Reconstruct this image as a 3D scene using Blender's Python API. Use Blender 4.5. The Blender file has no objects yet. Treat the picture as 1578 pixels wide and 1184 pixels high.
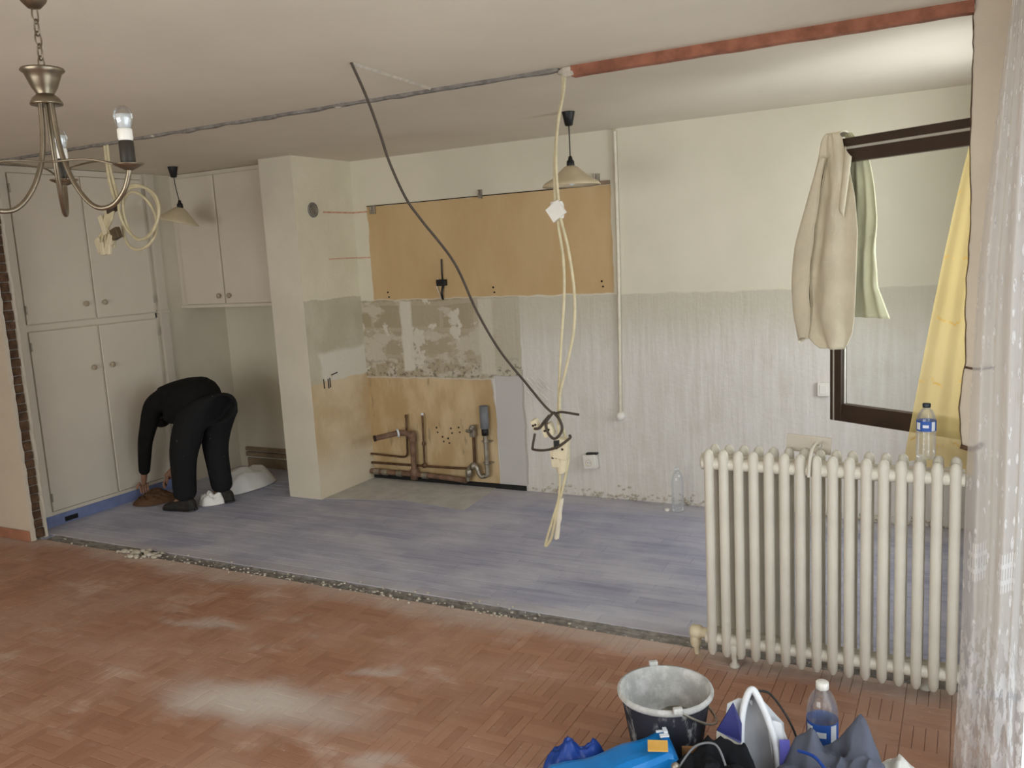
import bpy, math, random
from mathutils import Vector, Matrix, noise
random.seed(7)
sc = bpy.context.scene
COL = sc.collection
PI = math.pi

# ------------------------------------------------------------------ camera
F_PX = 1327.4
YAW, PITCH, ROLL = math.radians(-28.10), math.radians(-8.58), math.radians(-3.17)
CAM = Vector((0.0, -3.504, 1.731))
fw = Vector((math.sin(YAW) * math.cos(PITCH), math.cos(YAW) * math.cos(PITCH), math.sin(PITCH)))
rt0 = Vector((math.cos(YAW), -math.sin(YAW), 0)); up0 = rt0.cross(fw)
rt = rt0 * math.cos(ROLL) + up0 * math.sin(ROLL)
up = -rt0 * math.sin(ROLL) + up0 * math.cos(ROLL)
cd = bpy.data.cameras.new('camera'); cam = bpy.data.objects.new('camera', cd); COL.objects.link(cam)
cd.sensor_width = 36; cd.lens = F_PX / 1578 * 36; cd.clip_start = 0.05
cam.matrix_world = Matrix(((rt.x, up.x, -fw.x, CAM.x), (rt.y, up.y, -fw.y, CAM.y), (rt.z, up.z, -fw.z, CAM.z), (0, 0, 0, 1)))
sc.camera = cam

# ------------------------------------------------------------------ world, window daylight and an added rear fill
w = bpy.data.worlds.new('overcast_sky'); sc.world = w; w.use_nodes = True
w.node_tree.nodes['Background'].inputs[0].default_value = (0.80, 0.90, 1.0, 1)
w.node_tree.nodes['Background'].inputs[1].default_value = 1.2

def daylight(name, loc, direction, sx, sy, power, col):
    l = bpy.data.lights.new(name, 'AREA'); l.shape = 'RECTANGLE'; l.size = sx; l.size_y = sy
    l.energy = power; l.color = col
    o = bpy.data.objects.new(name, l); COL.objects.link(o); o.location = loc
    o.rotation_euler = Vector(direction).to_track_quat('-Z', 'Z').to_euler()
    return o
daylight('daylight_living_window', (0.62, -2.05, 1.25), (-1, 0, -0.1), 2.7, 2.2, 98, (0.87, 0.94, 1.0))
daylight('daylight_kitchen_window', (0.62, 0.78, 1.55), (-1, 0.05, 0.0), 1.1, 1.25, 34, (0.92, 0.97, 1.0))
daylight('fill_light_rear', (-2.6, -5.55, 1.4), (0, 1, -0.05), 3.4, 1.75, 100, (1.0, 0.97, 0.93))  # added fill lamp behind the camera, set outside an invented window
sc.view_settings.view_transform = 'Standard'; sc.view_settings.look = 'None'
sc.view_settings.gamma = 1; sc.view_settings.use_curve_mapping = False
sc.view_settings.exposure = 0.22

# ------------------------------------------------------------------ helpers: materials
def lin(r, g, b):
    f = lambda c: (c / 255 / 12.92) if c / 255 <= 0.04045 else ((c / 255 + 0.055) / 1.055) ** 2.4
    return (f(r), f(g), f(b), 1)

class NT:
    """small node-tree helper"""
    def __init__(s, name):
        s.m = bpy.data.materials.new(name); s.m.use_nodes = True
        s.t = s.m.node_tree; s.t.nodes.clear()
        s.out = s.t.nodes.new('ShaderNodeOutputMaterial')
    def n(s, typ, **kw):
        x = s.t.nodes.new('ShaderNode' + typ)
        for k, v in kw.items(): setattr(x, k, v)
        return x
    def put(s, sock, v):
        if isinstance(v, bpy.types.NodeSocket): s.t.links.new(v, sock)
        elif v is not None:
            if hasattr(sock.default_value, '__len__') and not hasattr(v, '__len__'): v = (v,) * len(sock.default_value)
            if hasattr(sock.default_value, '__len__') and len(sock.default_value) == 3 and len(v) == 4: v = v[:3]
            sock.default_value = v
    def math(s, op, a, b=None, c=None, clamp=False):
        x = s.n('Math', operation=op, use_clamp=clamp)
        s.put(x.inputs[0], a)
        if b is not None: s.put(x.inputs[1], b)
        if c is not None: s.put(x.inputs[2], c)
        return x.outputs[0]
    def mix(s, fac, a, b, blend='MIX'):
        x = s.n('Mix', data_type='RGBA', blend_type=blend)
        s.put(x.inputs[0], fac); s.put(x.inputs[6], a); s.put(x.inputs[7], b)
        return x.outputs[2]
    def pos(s): return s.n('NewGeometry').outputs['Position']
    def objc(s): return s.n('TexCoord').outputs['Object']
    def noise(s, vec, scale, detail=4, rough=0.55, dist=0.0):
        x = s.n('TexNoise'); s.put(x.inputs['Vector'], vec)
        x.inputs['Scale'].default_value = scale; x.inputs['Detail'].default_value = detail
        x.inputs['Roughness'].default_value = rough; x.inputs['Distortion'].default_value = dist
        return x.outputs['Fac']
    def vscale(s, vec, k):
        x = s.n('VectorMath', operation='MULTIPLY'); s.put(x.inputs[0], vec); x.inputs[1].default_value = k
        return x.outputs[0]
    def ramp(s, v, lo, hi):
        x = s.n('MapRange', interpolation_type='SMOOTHSTEP'); s.put(x.inputs[0], v)
        s.put(x.inputs[1], lo); s.put(x.inputs[2], hi); return x.outputs[0]
    def xyz(s, vec):
        x = s.n('SeparateXYZ'); s.put(x.inputs[0], vec); return x.outputs
    def warp(s, vec, scale, amt):
        x = s.n('TexNoise'); s.put(x.inputs['Vector'], vec); x.inputs['Scale'].default_value = scale; x.inputs['Detail'].default_value = 5
        a = s.n('VectorMath', operation='SUBTRACT'); s.put(a.inputs[0], x.outputs['Color']); a.inputs[1].default_value = (0.5, 0.5, 0.5)
        b = s.n('VectorMath', operation='MULTIPLY_ADD'); s.put(b.inputs[0], a.outputs[0]); b.inputs[1].default_value = (amt,) * 3; s.put(b.inputs[2], vec)
        return b.outputs[0]
    def rect(s, a, a0, a1, b, b0, b1, soft=0.006):
        m = s.math('MULTIPLY', s.ramp(a, a0 - soft, a0 + soft), s.ramp(a, a1 + soft, a1 - soft))
        m2 = s.math('MULTIPLY', s.ramp(b, b0 - soft, b0 + soft), s.ramp(b, b1 + soft, b1 - soft))
        return s.math('MULTIPLY', m, m2)
    def bump(s, h, strength, dist=0.01):
        x = s.n('Bump'); s.put(x.inputs['Height'], h); x.inputs['Strength'].default_value = strength; x.inputs['Distance'].default_value = dist
        return x.outputs[0]
    def bsdf(s, col, rough=0.6, metal=0.0, normal=None, spec=0.5, trans=None, sheen=None):
        p = s.n('BsdfPrincipled'); s.put(p.inputs['Base Color'], col); s.put(p.inputs['Roughness'], rough)
        p.inputs['Metallic'].default_value = metal; p.inputs['Specular IOR Level'].default_value = spec
        if normal is not None: s.put(p.inputs['Normal'], normal)
        return p.outputs[0]
    def done(s, sh):
        s.t.links.new(sh, s.out.inputs[0]); return s.m

def simple(name, rgb, rough=0.6, metal=0.0, var=0.08, scale=12, bump=0.0, bscale=60, spec=0.4):
    t = NT(name); p = t.objc(); n = t.noise(p, scale, 4)
    c = lin(*rgb); d = tuple(x * (1 - var * 2) for x in c[:3]) + (1,)
    col = t.mix(t.ramp(n, 0.3, 0.7), d, c)
    nm = t.bump(t.noise(p, bscale, 3), bump, 0.01) if bump else None
    return t.done(t.bsdf(col, rough, metal, nm, spec))

def clear_plastic(name, tint=(0.93, 0.95, 0.96), refl=0.10, haze=0.0):
    t = NT(name)
    tr = t.n('BsdfTransparent'); tr.inputs[0].default_value = (*tint, 1)
    gl = t.n('BsdfGlossy'); gl.inputs['Roughness'].default_value = 0.08; gl.inputs[0].default_value = (0.9, 0.92, 0.95, 1)
    fr = t.n('Fresnel'); fr.inputs[0].default_value = 1.45
    f = t.math('ADD', t.math('MULTIPLY', fr.outputs[0], 0.45), refl, clamp=True)
    mx = t.n('MixShader'); t.put(mx.inputs[0], f); t.t.links.new(tr.outputs[0], mx.inputs[1]); t.t.links.new(gl.outputs[0], mx.inputs[2])
    if not haze: return t.done(mx.outputs[0])
    tl = t.n('BsdfTranslucent'); tl.inputs[0].default_value = (.9, .93, .96, 1); df = t.n('BsdfDiffuse'); df.inputs[0].default_value = (.9, .93, .96, 1)
    ad = t.n('MixShader'); ad.inputs[0].default_value = .5; t.t.links.new(tl.outputs[0], ad.inputs[1]); t.t.links.new(df.outputs[0], ad.inputs[2])
    m2 = t.n('MixShader'); m2.inputs[0].default_value = haze; t.t.links.new(mx.outputs[0], m2.inputs[1]); t.t.links.new(ad.outputs[0], m2.inputs[2])
    return t.done(m2.outputs[0])

def cloth_mat(name, rgb, fold=0.5, var=0.12):
    t = NT(name); p = t.objc()
    c = lin(*rgb); d = tuple(x * (1 - var * 2) for x in c[:3]) + (1,)
    col = t.mix(t.ramp(t.noise(p, 9, 5), 0.3, 0.7), d, c)
    h = t.math('ADD', t.noise(p, 14, 3, 0.5, 0.6), t.math('MULTIPLY', t.noise(p, 260, 2), 0.15))
    return t.done(t.bsdf(col, 0.9, 0, t.bump(h, fold, 0.02), 0.15))

# ------------------------------------------------------------------ helpers: geometry
class MB:
    def __init__(s): s.v = []; s.f = []; s.mi = []; s.cur = 0; s.sm = []
    def add(s, vs, fs, smooth=False):
        k = len(s.v); s.v += [Vector(x) for x in vs]
        for f in fs: s.f.append(tuple(i + k for i in f)); s.mi.append(s.cur); s.sm.append(smooth)
        return s
    def box(s, a, b):
        x0, y0, z0 = a; x1, y1, z1 = b
        return s.add([(x0, y0, z0), (x1, y0, z0), (x1, y1, z0), (x0, y1, z0), (x0, y0, z1), (x1, y0, z1), (x1, y1, z1), (x0, y1, z1)],
                     [(0, 3, 2, 1), (4, 5, 6, 7), (0, 1, 5, 4), (1, 2, 6, 5), (2, 3, 7, 6), (3, 0, 4, 7)])
    def obox(s, c, ax, ay, az):
        c, ax, ay, az = map(Vector, (c, ax, ay, az))
        vs = [c + i * ax + j * ay + k * az for k in (-1, 1) for (i, j) in ((-1, -1), (1, -1), (1, 1), (-1, 1))]
        return s.add(vs, [(0, 3, 2, 1), (4, 5, 6, 7), (0, 1, 5, 4), (1, 2, 6, 5), (2, 3, 7, 6), (3, 0, 4, 7)])
    def tube(s, pts, r, seg=10, closed=False, caps=True):
        pts = [Vector(p) for p in pts]; n = len(pts)
        rs = r if hasattr(r, '__len__') else [r] * n
        tan = []
        for i in range(n):
            if closed: d = pts[(i + 1) % n] - pts[i - 1]
            else: d = pts[min(i + 1, n - 1)] - pts[max(i - 1, 0)]
            tan.append(d.normalized() if d.length > 1e-9 else Vector((0, 0, 1)))
        ref = Vector((0, 0, 1)) if abs(tan[0].z) < 0.9 else Vector((1, 0, 0))
        u = tan[0].cross(ref).normalized(); vs = []; 
        for i in range(n):
            u = (u - tan[i] * u.dot(tan[i])).normalized(); v = tan[i].cross(u)
            for k in range(seg):
                a = 2 * PI * k / seg; vs.append(pts[i] + (u * math.cos(a) + v * math.sin(a)) * rs[i])
        fs = []
        for i in range(n if closed else n - 1):
            j = (i + 1) % n
            for k in range(seg):
                l = (k + 1) % seg; fs.append((i * seg + k, i * seg + l, j * seg + l, j * seg + k))
        s.add(vs, fs, True)
        if caps and not closed:
            s.add(vs[:seg], [tuple(range(seg))[::-1]]); s.add(vs[-seg:], [tuple(range(seg))])
        return s
    def cyl(s, p, q, r, seg=14, r2=None):
        return s.tube([p, q], [r, r if r2 is None else r2], seg)
    def lathe(s, c, prof, seg=24, axis=None, close=False):
        c = Vector(c); ax = Vector(axis or (0, 0, 1)).normalized()
        ref = Vector((1, 0, 0)) if abs(ax.x) < 0.9 else Vector((0, 1, 0))
        u = (ref - ax * ref.dot(ax)).normalized(); v = ax.cross(u); vs = []
        for r, z in prof:
            for k in range(seg):
                a = 2 * PI * k / seg; vs.append(c + ax * z + (u * math.cos(a) + v * math.sin(a)) * max(r, 1e-4))
        fs = []
        for i in range(len(prof) - 1):
            for k in range(seg):
                l = (k + 1) % seg; fs.append((i * seg + k, i * seg + l, (i + 1) * seg + l, (i + 1) * seg + k))
        return s.add(vs, fs, True)
    def ball(s, c, r, seg=14, rings=8, sc_=(1, 1, 1)):
        c = Vector(c); vs = []; fs = []
        for i in range(rings + 1):
            t = PI * i / rings
            for k in range(seg):
                a = 2 * PI * k / seg
                vs.append(c + Vector((math.sin(t) * math.cos(a) * r * sc_[0], math.sin(t) * math.sin(a) * r * sc_[1], math.cos(t) * r * sc_[2])))
        for i in range(rings):
            for k in range(seg):
                l = (k + 1) % seg; fs.append((i * seg + k, (i + 1) * seg + k, (i + 1) * seg + l, i * seg + l))
        return s.add(vs, fs, True)
    def grid(s, fn, nu, nv, smooth=True):
        vs = [fn(i / nu, j / nv) for i in range(nu + 1) for j in range(nv + 1)]
        fs = [(i * (nv + 1) + j, (i + 1) * (nv + 1) + j, (i + 1) * (nv + 1) + j + 1, i * (nv + 1) + j + 1) for i in range(nu) for j in range(nv)]
        return s.add(vs, fs, smooth)
    def build(s, name, mats, parent=None, loc=(0, 0, 0), bevel=0, solid=0, uv=None):
        """vertices are in world metres; the object's origin is put at loc (or at its parent's origin)"""
        mats = mats if isinstance(mats, (list, tuple)) else [mats]
        org = ORG[parent.name] if parent else Vector(loc)
        me = bpy.data.meshes.new(name)
        me.from_pydata([v - org for v in s.v], [], s.f); 
        for m in mats: me.materials.append(m)
        me.polygons.foreach_set('material_index', s.mi); me.polygons.foreach_set('use_smooth', s.sm)
        me.update()
        o = bpy.data.objects.new(name, me); COL.objects.link(o); ORG[o.name] = org.copy()
        if parent: o.parent = parent
        else: o.location = org
        if bevel:
            b = o.modifiers.new('bevel', 'BEVEL'); b.width = bevel; b.segments = 2; b.limit_method = 'ANGLE'
        if solid:
            b = o.modifiers.new('solid', 'SOLIDIFY'); b.thickness = solid; b.offset = 0
        return o
ORG = {}
def empty(name, loc):
    o = bpy.data.objects.new(name, None); COL.objects.link(o); o.location = loc; ORG[o.name] = Vector(loc); o.empty_display_size = 0.05
    return o
def tag(o, label, cat, group=None):
    o['label'] = label; o['category'] = cat
    if group: o['group'] = group
    return o
def struct(o, label=None):
    o['kind'] = 'structure'
    if label: o['label'] = label
    return o
def spline(pts, n=8, closed=False):
    P = [Vector(p) for p in pts]; out = []; m = len(P)
    for i in range(m if closed else m - 1):
        g = (lambda k: P[k % m]) if closed else (lambda k: P[min(max(k, 0), m - 1)])
        a, b, c, d = g(i - 1), g(i), g(i + 1), g(i + 2)
        for j in range(n):
            t = j / n
            out.append(0.5 * ((2 * b) + (c - a) * t + (2 * a - 5 * b + 4 * c - d) * t * t + (3 * b - a - 3 * c + d) * t ** 3))
    if not closed: out.append(P[-1])
    return out
def nz(x, y=0, z=0): return noise.noise(Vector((x, y, z)))
def wallhole(b, axis, at, th, u0, u1, z0, z1, holes):
    """wall slab of thickness th with rectangular holes [(u0,u1,z0,z1)], built as boxes around them"""
    def put(a0, a1, c0, c1):
        if a1 - a0 < 1e-4 or c1 - c0 < 1e-4: return
        if axis == 'x': b.box((at, a0, c0), (at + th, a1, c1))
        else: b.box((a0, at, c0), (a1, at + th, c1))
    cur = u0
    for h in sorted(holes):
        put(cur, h[0], z0, z1); put(h[0], h[1], z0, h[2]); put(h[0], h[1], h[3], z1); cur = h[1]
    put(cur, u1, z0, z1)

# ------------------------------------------------------------------ materials
D = 1.966; XL = -5.684; H = 2.5; XR = 0.30
def paint_mat(name, rgb, var=0.05, bump=0.15):
    t = NT(name); p = t.pos()
    c = lin(*rgb); d = tuple(x * (1 - var * 2.2) for x in c[:3]) + (1,)
    col = t.mix(t.ramp(t.noise(p, 1.7, 5, 0.6), 0.3, 0.7), d, c)
    h = t.math('ADD', t.noise(p, 140, 2), t.math('MULTIPLY', t.noise(p, 9, 3), 1.5))
    return t.done(t.bsdf(col, 0.75, 0, t.bump(h, bump, 0.006), 0.3))
M = {}
M['paint'] = paint_mat('cream_wall_paint', (222, 213, 194))
M['ceil'] = paint_mat('ceiling_paint', (220, 211, 194), 0.03, 0.1)
M['cup'] = paint_mat('cupboard_white_paint', (218, 208, 192), 0.03, 0.06)
M['livwall'] = paint_mat('living_room_paint', (212, 198, 178), 0.05)
M['outer'] = paint_mat('plain_plaster', (205, 195, 180), 0.04)
M['plaster'] = simple('broken_plaster', (206, 197, 182), 0.95, 0, 0.12, 30, 0.3, 60)
M['grey_mortar'] = simple('grey_mortar', (146, 141, 134), 0.95, 0, 0.22, 25, 0.6, 70)
M['redbrick'] = simple('red_hollow_brick', (166, 108, 84), 0.9, 0, 0.2, 14, 0.6, 80)
M['brownbrick'] = simple('brown_brick', (104, 78, 58), 0.95, 0, 0.25, 20, 0.8, 90)
M['terracotta'] = simple('terracotta_skirting', (176, 122, 96), 0.6, 0, 0.12, 8)
M['blue_plinth'] = simple('blue_plinth_paint', (124, 136, 178), 0.6, 0, 0.1, 10)
M['black'] = simple('black_plastic', (24, 24, 24), 0.45, 0, 0.1)
M['blackstrip'] = simple('black_rubber_strip', (26, 27, 26), 0.7, 0, 0.2, 20)
M['white'] = simple('white_plastic', (232, 228, 220), 0.4, 0, 0.03)
M['cream_pl'] = simple('cream_plastic', (222, 210, 180), 0.5, 0, 0.08)
M['cream_cable'] = simple('cream_cable_sheath', (214, 202, 166), 0.5, 0, 0.1, 20)
M['white_cable'] = simple('white_cable_sheath', (222, 214, 194), 0.5, 0, 0.06, 20)
M['dark_cable'] = simple('dark_grey_cable', (74, 64, 54), 0.6, 0, 0.15, 20)
M['nickel'] = simple('brushed_nickel', (138, 126, 108), 0.34, 0.9, 0.1, 20, spec=0.5)
M['socket_black'] = simple('lamp_socket_black', (48, 42, 34), 0.5, 0, 0.1)
M['shade'] = simple('cream_glass_shade', (212, 196, 164), 0.35, 0, 0.06)
M['radiator'] = simple('cream_radiator_enamel', (216, 210, 197), 0.42, 0, 0.05, 5, 0.08, 30)
M['copper'] = simple('tarnished_copper', (118, 90, 68), 0.5, 0.55, 0.25, 18)
M['rust'] = simple('rusty_pipe', (140, 110, 90), 0.75, 0.15, 0.25, 16, 0.3)
M['zinc'] = simple('dull_zinc', (172, 164, 150), 0.4, 0.7, 0.2, 18)
M['pvc'] = simple('grey_pvc', (122, 124, 128), 0.45, 0, 0.05)
M['frame_brown'] = simple('brown_lacquered_frame', (70, 54, 42), 0.42, 0, 0.12, 6)
M['frame_edge'] = simple('aluminium_glazing_bead', (198, 194, 184), 0.4, 0.2, 0.05)
M['glass'] = clear_plastic('window_glass', (0.97, 0.98, 0.97), 0.02)
M['pet'] = clear_plastic('clear_bottle_plastic', (0.97, 0.98, 0.985), 0.04, 0.10)
M['bulbglass'] = clear_plastic('bulb_glass', (0.92, 0.92, 0.90), 0.12)
M['bluelabel'] = simple('blue_bottle_label', (48, 92, 176), 0.5, 0, 0.08)
M['whitelabel'] = simple('white_label_print', (226, 230, 236), 0.5, 0, 0.03)
M['darkcap'] = simple('dark_blue_cap', (42, 50, 58), 0.5)
M['mark_red'] = simple('reddish_shelf_mark', (218, 168, 142), 0.9, 0, 0.15, 40)
M['mark_dark'] = simple('dark_hole', (48, 38, 30), 0.9)
M['bare_concrete'] = simple('dusty_concrete', (196, 194, 190), 0.95, 0, 0.1, 8, 0.6, 60)
M['wood'] = simple('raw_wood_batten', (150, 130, 106), 0.8, 0, 0.15, 10)
M['cloth_black'] = cloth_mat('black_work_clothes', (27, 26, 25), 0.35)
M['cloth_trousers'] = None
M['skin'] = simple('skin', (150, 112, 90), 0.6, 0, 0.06)
M['hair'] = simple('dark_hair', (30, 25, 22), 0.7, 0, 0.1)
M['shoe'] = simple('dusty_black_shoe', (50, 46, 42), 0.75, 0, 0.3, 25)
M['rag'] = cloth_mat('brown_rag', (104, 78, 58), 0.6)
M['shirt'] = cloth_mat('beige_shirt', (226, 216, 192), 0.35, 0.05)
M['shirt_in'] = cloth_mat('pale_green_lining', (214, 210, 178), 0.35, 0.05)
M['jacket'] = cloth_mat('slate_jacket', (96, 100, 114), 0.25, 0.06)
M['blackbag'] = cloth_mat('black_bag_fabric', (26, 27, 30), 0.3, 0.1)
M['bluebag'] = simple('bright_blue_wrapper', (22, 132, 214), 0.35, 0, 0.08, 8, 0.15, 18)
M['navybag'] = simple('royal_blue_wrapper', (34, 72, 158), 0.4, 0, 0.12, 8, 0.2, 18)
M['navy'] = simple('navy_print', (42, 44, 104), 0.45, 0, 0.06)
M['purple'] = simple('violet_print', (104, 102, 190), 0.45, 0, 0.06)
M['bagwhite'] = simple('white_carrier_plastic', (228, 230, 234), 0.4, 0, 0.05, 9, 0.15, 20)
M['baggrey'] = simple('grey_bag_inside', (158, 158, 162), 0.5, 0, 0.08, 9)
M['cream_base'] = simple('cream_bag_base', (206, 198, 184), 0.6, 0, 0.08)
M['yellowtag'] = simple('yellow_tag', (236, 184, 92), 0.6)
M['cardboard'] = simple('brown_cardboard', (156, 112, 70), 0.8, 0, 0.12)
M['sack'] = simple('white_sack', (236, 234, 228), 0.6, 0, 0.04, 10, 0.2, 16)

def trousers():
    t = NT('black_trousers_with_paint_specks'); p = t.objc()
    sp = t.ramp(t.noise(p, 34, 2), 0.73, 0.78)
    col = t.mix(t.math('MULTIPLY', sp, 0.5), lin(31, 31, 32), lin(170, 168, 160))
    return t.done(t.bsdf(col, 0.9, 0, t.bump(t.noise(p, 14, 3, 0.5, 0.5), 0.4, 0.02), 0.15))
M['cloth_trousers'] = trousers()

def back_wall_mat():
    t = NT('back_wall_stripped_plaster'); p = t.pos()
    q = t.warp(p, 7, 0.035); X, Y_, Z = t.xyz(q)
    q2 = t.warp(p, 3, 0.10); X2, _, Z2 = t.xyz(q2)
    big = t.noise(p, 1.3, 4); fine = t.noise(p, 30, 4)
    streak = t.noise(t.vscale(p, (26, 1, 2.2)), 1.0, 4, 0.6)
    white = t.mix(t.ramp(big, 0.3, 0.7), lin(212, 206, 186), lin(222, 215, 196))
    # bare adhesive plaster below the former tiles
    bare = t.mix(t.ramp(streak, 0.36, 0.66), lin(214, 209, 201), lin(222, 218, 212))
    bare = t.mix(t.math('MULTIPLY', t.ramp(t.noise(p, 4.5, 5), 0.5, 0.72), 0.22), bare, lin(190, 182, 164))
    bare = t.mix(t.math('MULTIPLY', t.ramp(Z2, 0.95, 1.42), 0.75), bare, lin(194, 187, 166))
    below = t.math('MULTIPLY', t.ramp(Z, 1.428, 1.418), t.ramp(X, -4.5, -4.4))
    col = t.mix(below, white, bare)
    # tile scars over the former worktop
    scar = t.rect(X, -4.4, -2.83, Z, 0.83, 1.43)
    br = t.n('TexBrick'); br.offset = 0.3
    cb = t.n('CombineXYZ'); t.put(cb.inputs[0], X2); t.put(cb.inputs[1], Z2)
    t.put(br.inputs['Vector'], cb.outputs[0]); br.inputs['Scale'].default_value = 1.0
    br.inputs['Brick Width'].default_value = 0.31; br.inputs['Row Height'].default_value = 0.20; br.inputs['Mortar Size'].default_value = 0.016
    br.inputs['Color1'].default_value = lin(168, 154, 128); br.inputs['Color2'].default_value = lin(186, 174, 150); br.inputs['Mortar'].default_value = lin(192, 181, 160)
    br.inputs['Bias'].default_value = -0.1
    sc1 = t.mix(0.55, br.outputs[0], lin(170, 157, 132))
    sc1 = t.mix(t.ramp(t.noise(t.vscale(p, (1, 1, 1.7)), 4.0, 5, 0.6), 0.50, 0.56), sc1, lin(196, 187, 168))
    sc1 = t.mix(t.ramp(t.noise(p, 5.2, 4, 0.6), 0.58, 0.62), sc1, lin(210, 202, 186))
    sc1 = t.mix(t.ramp(X2, -3.3, -2.95), sc1, lin(190, 182, 162))
    sc1 = t.mix(t.math('MULTIPLY', t.math('MULTIPLY', t.ramp(fine, 0.52, 0.62), t.ramp(Z2, 1.03, 0.88)), 0.7), sc1, lin(104, 94, 84))
    sc1 = t.mix(t.rect(X, -3.86, -3.76, Z, 0.88, 1.42, 0.012), sc1, lin(214, 206, 190))
    sc1 = t.mix(t.rect(X, -3.17, -3.05, Z, 0.86, 1.42, 0.012), sc1, lin(204, 196, 178))
    col = t.mix(scar, col, sc1)
    # ochre bare board above and below
    och = t.mix(t.ramp(t.noise(t.vscale(p, (3, 1, 1.2)), 1.4, 5), 0.3, 0.7), lin(194, 164, 120), lin(204, 176, 134))
    up_ = t.rect(X, -4.10, -2.105, Z, 1.435, t_h(t, X), 0.005)
    col = t.mix(up_, col, och)
    lo = t.rect(X2, -4.5, -3.07, Z, 0.0, 0.825, 0.012)
    och2 = t.mix(t.ramp(t.noise(t.vscale(p, (2.5, 1, 1.0)), 2.4, 5), 0.35, 0.7), lin(186, 158, 116), lin(212, 188, 150))
    och2 = t.mix(t.math('MULTIPLY', t.ramp(t.noise(t.vscale(p, (9, 1, 2.5)), 1.6, 4), 0.60, 0.68), 0.6), och2, lin(150, 132, 104))
    col = t.mix(lo, col, och2)
    st = t.rect(X, -3.065, -2.835, Z, 0.0, 0.855, 0.006)
    col = t.mix(st, col, t.mix(big, lin(190, 184, 180), lin(206, 202, 200)))
    # hairline where a thicker board sat
    ln = t.rect(X, -2.832, -2.822, Z, 0.05, 0.9, 0.004)
    col = t.mix(t.math('MULTIPLY', ln, 0.5), col, lin(130, 122, 112))
    rough_area = t.math('MULTIPLY', below, t.math('SUBTRACT', 1.0, t.math('MAXIMUM', t.math('MAXIMUM', up_, lo), st)))
    h = t.math('MULTIPLY', t.math('ADD', t.math('MULTIPLY', streak, 1.3), t.math('MULTIPLY', fine, 0.7)), rough_area)
    h = t.math('ADD', h, t.math('MULTIPLY', t.noise(p, 120, 2), 0.12))
    return t.done(t.bsdf(col, 0.85, 0, t.bump(h, 0.38, 0.012), 0.2))
def t_h(t, X): return 2.150
# MapRange limits may be sockets or floats
M['backwall'] = back_wall_mat()

def column_side_mat():
    t = NT('column_side_stripped'); p = t.pos()
    q = t.warp(p, 7, 0.05); X, Y_, Z = t.xyz(q)
    white = t.mix(t.ramp(t.noise(p, 2, 4), 0.3, 0.7), lin(218, 210, 186), lin(228, 220, 198))
    grey = t.mix(t.ramp(t.noise(p, 4, 5), 0.35, 0.7), lin(190, 182, 158), lin(204, 197, 176))
    col = t.mix(t.ramp(Z, 1.478, 1.468), white, grey)
    pale = t.math('MULTIPLY', t.ramp(Z, 1.10, 1.06), t.ramp(t.math('ADD', Y_, t.math('MULTIPLY', t.noise(p, 6, 3), 0.2)), 1.50, 1.56))
    col = t.mix(pale, col, lin(220, 214, 200))
    och = t.mix(t.ramp(t.noise(p, 2.2, 5), 0.35, 0.65), lin(198, 172, 132), lin(220, 202, 170))
    och = t.mix(t.ramp(Z, 0.5, 0.1), och, lin(220, 208, 184))
    col = t.mix(t.ramp(Z, 0.872, 0.856), col, och)
    h = t.math('ADD', t.noise(p, 40, 4), t.noise(p, 8, 4))
    return t.done(t.bsdf(col, 0.85, 0, t.bump(h, 0.35, 0.01), 0.2))
M['colside'] = column_side_mat()

def piece_rand(t):
    a = t.n('ObjectInfo').outputs['Random']; b = t.n('NewGeometry').outputs['Random Per Island']
    return t.math('FRACT', t.math('ADD', a, b))
def vinyl():
    t = NT('grey_blue_floor_planks'); p = t.pos(); r = piece_rand(t)
    col = t.mix(r, lin(160, 161, 182), lin(176, 177, 194))
    g = t.noise(t.vscale(p, (2.2, 30, 1)), 1.0, 4, 0.6)
    col = t.mix(t.math('MULTIPLY', t.ramp(g, 0.42, 0.7), 0.5), col, lin(124, 125, 150))
    d = t.noise(t.vscale(p, (1.0, 1.8, 1)), 1.5, 6, 0.62)
    col = t.mix(t.math('MULTIPLY', t.ramp(d, 0.40, 0.66), 0.65), col, lin(202, 202, 212))
    # plaster dust swept against the back and along the seam
    X, Y_, Z = t.xyz(t.warp(p, 3, 0.16))
    e = t.math('MAXIMUM', t.ramp(Y_, 0.20, 0.0), t.ramp(Y_, 1.55, 1.95))
    col = t.mix(t.math('MULTIPLY', e, 0.45), col, lin(190, 184, 178))
    return t.done(t.bsdf(col, 0.62, 0, t.bump(t.noise(p, 90, 3), 0.15, 0.004), 0.35))
M['vinyl'] = vinyl()
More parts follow.
